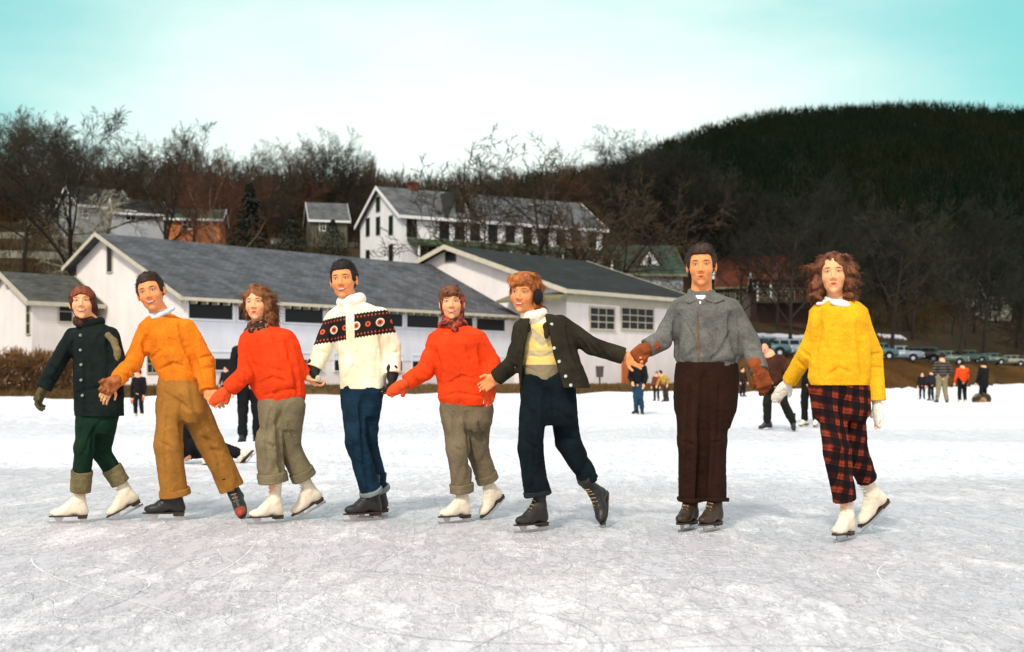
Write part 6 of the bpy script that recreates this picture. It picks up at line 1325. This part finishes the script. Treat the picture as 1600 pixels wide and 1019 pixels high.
# ------------------------------------------------------------------ people in the background
def lake_z(x, y): return float(lake_h(x, y)[0])
M_SKB = skin_mat('skin_background', (.80, .40, .22), (.05, .03, .02), False)
def figure(px, Y, H, label, jc, tc, yaw=0, hat=(.02, .015, .012), J=None, boots=True, group='skaters and onlookers in the distance', mit=None, zb=None, h=.02, stripes=None, hood=False, skirt=False, wb=False, hatname='hair'):
    x0 = PX(px, 590, Y)[0]; z0 = lake_z(x0, Y) if zb is None else zb; k = H / 1.72; a = math.radians(yaw); c, s_ = math.cos(a), math.sin(a)
    T = dict(nk=(0, 0, 1.44), hd=(0, .02, 1.585), shl=(-.18, 0, 1.36), shr=(.18, 0, 1.36), ell=(-.25, .03, 1.10), elr=(.25, .03, 1.10), wrl=(-.26, .12, .86), wrr=(.26, .12, .86),
             hpl=(-.09, 0, .90), hpr=(.09, 0, .90), knl=(-.11, .04, .50), knr=(.11, .04, .50), anl=(-.12, 0, .14), anr=(.12, 0, .14), tl=(-.16, .14, .12), tr=(.16, .14, .12))
    if J: T.update(J)
    W = {n_: np.array([x0 + (v[0] * c - v[1] * s_) * k, Y - (v[0] * s_ + v[1] * c) * k, z0 + v[2] * k]) for n_, v in T.items()}
    r = empty('person', (x0, Y, z0)); world_parent(r); tag(r, label, 'person', group)
    A = np.stack(list(W.values())); lo, hi = A.min(0) - .2, A.max(0) + .2; R = frame(yaw)
    B = Vol(lo, hi, h * .8); B.ell(W['hd'], np.array([.078, .095, .118]) * k * 1.05, R, 0); B.ell(W['hd'] + R @ np.array([0, .10, -.02]) * k, np.array([.018, .02, .02]) * k, R, .02); B.cone(W['hd'], W['nk'], .05 * k, .06 * k, .02)
    B.cone(W['nk'], (W['hpl'] + W['hpr']) / 2, .10 * k, .11 * k, .03)
    for q in 'lr':
        B.cone(W['sh' + q], W['el' + q], .042 * k, .036 * k, .03); B.cone(W['el' + q], W['wr' + q], .036 * k, .028 * k, .01); d = norm(W['wr' + q] - W['el' + q]); B.ell(W['wr' + q] + d * .07 * k, np.array([.04, .05, .07]) * k, None, .02); B.cone(W['wr' + q] + d * .03 * k, W['wr' + q] + d * .17 * k, .03 * k, .022 * k, .01)
        B.cone(W['hp' + q], W['kn' + q], .065 * k, .05 * k, .03); B.cone(W['kn' + q], W['an' + q], .045 * k, .032 * k, .01)
    hc = W['hd'].copy()
    def hl(P_): Q = (P_ - hc) @ R / k; Q[P_[:, 2] < W['nk'][2]] = (0, -1, 0); return Q
    link('body', B.mesh('body', None, {'hl': hl}), M_SKB, r)
    V = Vol(lo, hi, h); mid = (W['hpl'] + W['hpr']) / 2; up = norm(W['nk'] - mid)
    V.cone(W['nk'] - up * .16 * k, mid + up * .10 * k, .165 * k, .165 * k, 0); V.cone(W['shl'], W['shr'], .085 * k, None, .06)
    if skirt: V.cone(mid + up * .1, mid - up * .12, .17 * k, .19 * k, .05)
    for q in 'lr': V.cone(W['sh' + q], W['el' + q], .078 * k, .066 * k, .03); V.cone(W['el' + q], W['wr' + q], .066 * k, .054 * k, .01)
    jm = stripes or cloth('cloth_' + '_'.join('%02d' % int(v * 99) for v in jc), jc, .25)
    link('jacket', V.mesh('jacket', fold_fn(.012, 11, int(px))), jm, r)
    V = Vol(lo, hi, h); V.cone(W['hpl'] + np.array([.02, 0, .03]), W['hpr'] + np.array([-.02, 0, .03]), .115 * k, None, 0)
    for q in 'lr': V.cone(W['hp' + q], W['kn' + q], .100 * k, .080 * k, .03); V.cone(W['kn' + q], W['an' + q] + norm(W['kn' + q] - W['an' + q]) * .03, .080 * k, .070 * k, .01)
    link('trousers', V.mesh('trousers', fold_fn(.012, 9, int(px) + 1)), cloth('cloth_' + '_'.join('%02d' % int(v * 99) for v in tc), tc, .25), r)
    V = Vol(W['hd'] - .22, W['hd'] + .22, h * .6); g_ = 1.16 if hood else 1.04
    V.ell(W['hd'] + R @ np.array([0, -.018, .022]) * k, np.array([.092, .108, .118]) * k * g_, R, 0); V.ell(W['hd'] + R @ np.array([0, .135, -.03]) * k, np.array([.075, .10, .10]) * k, R, .01, 'sub')
    if not hood: V.plane(W['hd'] + np.array([0, 0, -.03]), (0, 0, -1), W['hd'] - .3, W['hd'] + .3)
    link('head_scarf' if hood else hatname, V.mesh('hair', fold_fn(.004, 40, 2)), cloth('cloth_h' + '_'.join('%02d' % int(v * 99) for v in hat), hat, .3), r)
    if mit:
        for q in 'lr': V = Vol(W['wr' + q] - .25, W['wr' + q] + .25, h * .8); d = norm(W['wr' + q] - W['el' + q]); mitten_sdf(V, W['wr' + q], W['wr' + q] + d * .15, R[:, 1], .85 * k, 1, .01); link('mitten', V.mesh('mitten'), cloth('mit' + '_'.join('%02d' % int(v * 99) for v in mit), mit, .1), r)
    if boots:
        for q in 'lr':
            x = norm(W['t' + q] - W['an' + q]); up = np.array([0, 0, 1.0]) if abs(x[2]) < .8 else norm(W['kn' + q] - W['an' + q]); z = norm(up - x * (up @ x)); y = np.cross(z, x); A_ = W['an' + q]; sc_ = .98 * k
            Mx = Matrix(((x[0] * sc_, y[0] * sc_, z[0] * sc_, A_[0]), (x[1] * sc_, y[1] * sc_, z[1] * sc_, A_[1]), (x[2] * sc_, y[2] * sc_, z[2] * sc_, A_[2]), (0, 0, 0, 1)))
            b_ = bpy.data.objects.new('skate_boot', BOOT); COL.objects.link(b_); b_.parent = r; b_.matrix_parent_inverse = INV[r.name]; b_.matrix_basis = Mx; objmat(b_, M_WHITEBOOT if wb else M_BLACKBOOT)
            for nm, me, mm in (('sole', ME_SOLE, M_SOLE), ('blade', ME_BLADE, M_STEEL)): o = bpy.data.objects.new(nm, me); COL.objects.link(o); o.parent = b_; objmat(o, mm)
    return r
BK = (.010, .010, .011)
figure(217, 31, 1.22, 'small child in black with red mittens, between the two leftmost skaters', BK, BK, 10, (.012, .010, .010), {'wrl': (-.24, .05, .72), 'wrr': (.22, .05, .82), 'elr': (.24, 0, 1.08)}, mit=(.80, .06, .02), wb=True, h=.018)
figure(390, 17.6, 1.68, 'dark-clothed skater standing behind the red jacket with neck scarf', BK, BK, -20, J={'wrr': (.12, .1, 1.0), 'elr': (.22, .1, 1.12), 'knl': (-.10, .02, .50), 'anl': (-.10, 0, .14), 'knr': (.10, .02, .5), 'anr': (.11, 0, .14)}, h=.014)
figure(353, 49, 1.45, 'dark-coated onlooker on the shore behind joined red and orange hands', (.012, .012, .014), BK, 20, boots=True, h=.024)
figure(997, 33.5, 1.60, 'boy in black top and rolled blue jeans, below the joined brown gloves', BK, (.015, .05, .09), 15, (.02, .012, .008), {'anl': (-.05, .0, .14), 'anr': (.12, .02, .14), 'knl': (-.06, .05, .5), 'knr': (.09, .06, .5), 'wrl': (-.16, .15, .95), 'wrr': (.20, .12, .9)}, h=.018)
figure(1041, 50, 1.45, 'stooping figure in yellow-tan jacket left of the dark brown trousers', (.40, .24, .05), (.05, .03, .02), 60, J={'nk': (-.1, .2, 1.28), 'hd': (-.1, .30, 1.40), 'shl': (-.26, .15, 1.22), 'shr': (.08, .15, 1.22), 'wrl': (-.2, .4, .8), 'ell': (-.28, .25, 1.0)}, h=.024)
figure(1026, 52, 1.25, 'child in reddish coat beside the stooping yellow-tan figure', (.16, .04, .02), BK, 30, h=.024)
figure(1160, 64, 1.55, 'dark figure on the far ice just right of the dark brown trousers', (.03, .015, .012), BK, -30, h=.026)
figure(1206, 22.7, 1.74, 'skater in maroon jacket and cap striding behind the brown and white mittens', (.060, .022, .014), (.012, .014, .010), 24, (.012, .022, .025),
       {'nk': (-.02, .10, 1.36), 'hd': (-.08, .16, 1.50), 'shl': (-.20, .08, 1.29), 'shr': (.16, .06, 1.28), 'ell': (-.18, .20, 1.02), 'wrl': (-.02, .34, .92), 'elr': (.30, .02, 1.02), 'wrr': (.24, .14, .84), 'hpl': (-.02, -.02, .84), 'hpr': (.16, -.02, .84), 'knl': (-.06, .12, .48), 'anl': (-.08, .0, .14), 'tl': (-.26, .10, .10), 'knr': (.24, .08, .48), 'anr': (.36, -.12, .14), 'tr': (.42, .06, .08)}, h=.014, hatname='cap')
figure(1266, 24, 1.64, 'dark-clothed skater with white boots, mostly behind the yellow sweater', BK, BK, 40, J={'ell': (-.30, .1, 1.08), 'wrl': (-.34, .2, .84)}, wb=True, h=.016)
ms, nts, bs = nodes('dark_striped_sweater'); (X_, Y_, Z_), V_ = objxyz(nts); st_ = mth(nts, 'GREATER_THAN', mth(nts, 'SINE', mth(nts, 'MULTIPLY', Z_, 62)), .55); nts.links.new(mixc(nts, st_, (.012, .012, .013), (.11, .09, .06)), bs.inputs['Base Color']); bs.inputs['Roughness'].default_value = .95
figure(1472, 44.5, 1.86, 'man seen from behind in dark striped sweater and khaki trousers', BK, (.24, .20, .11), 180, (.03, .02, .012), {'ell': (-.30, -.05, 1.12), 'wrl': (-.16, .02, .92), 'elr': (.30, -.05, 1.12), 'wrr': (.16, .02, .92), 'anl': (-.16, 0, .14), 'anr': (.18, 0, .14), 'tl': (-.2, .16, .12), 'tr': (.24, .16, .12)}, stripes=ms, h=.022)
figure(1504, 46, 1.60, 'skater in bright red jacket and dark trousers beside the khaki trousers', (.80, .07, .012), BK, 170, (.012, .012, .012), wb=True, h=.024)
figure(1537, 45.5, 1.64, 'hooded dark-clothed figure at the right end of the distant group', BK, BK, 150, (.012, .012, .012), hood=True, skirt=True, h=.024)
figure(1441, 56, 1.25, 'small dark child at the left end of the distant right-hand group', (.014, .014, .018), BK, 20, h=.024)
figure(1455, 53, 1.35, 'dark child standing beside the man in striped sweater', (.02, .02, .024), BK, 160, (.10, .03, .02), h=.024)
# bundle on the ice in front of the hooded figure
V = Vol(PX(1508, 632, 45), PX(1560, 595, 46.5), .02); c_ = PX(1533, 590, 45.6); c_[2] = lake_z(c_[0], c_[1]) + .18; V.ell(c_, (.34, .26, .24), None, 0); V.ell(c_ + N_(-.16, -.1, .02), (.18, .16, .20), None, .08); V.ell(c_ + N_(.2, .0, .04), (.16, .2, .2), None, .06)
tag(link('blanket_bundle', V.mesh('blanket_bundle', fold_fn(.02, 9, 3)), spotted('brown_tan_blanket', (.03, .02, .012), (.30, .20, .09), 4, .55)), 'brown and tan blanket bundle on the ice at the hooded figure\'s feet', 'blanket')
# fallen skater
figure(283, 14.2, 1.55, 'fallen skater in black sitting on the ice behind the tan trousers', BK, BK, -10, (.02, .012, .01),
       {'nk': (-.03, -.04, .62), 'hd': (-.03, .02, .74), 'shl': (-.18, -.02, .56), 'shr': (.13, -.02, .56), 'ell': (-.20, .02, .36), 'wrl': (-.08, .16, .30), 'elr': (.20, .08, .40), 'wrr': (.26, .18, .36), 'hpl': (-.02, 0, .14), 'hpr': (.12, -.04, .15),
        'knl': (.22, .10, .30), 'anl': (.34, .24, .10), 'tl': (.50, .34, .13), 'knr': (.48, .02, .22), 'anr': (.74, .02, .11), 'tr': (.86, .10, .24)}, wb=True, h=.013)
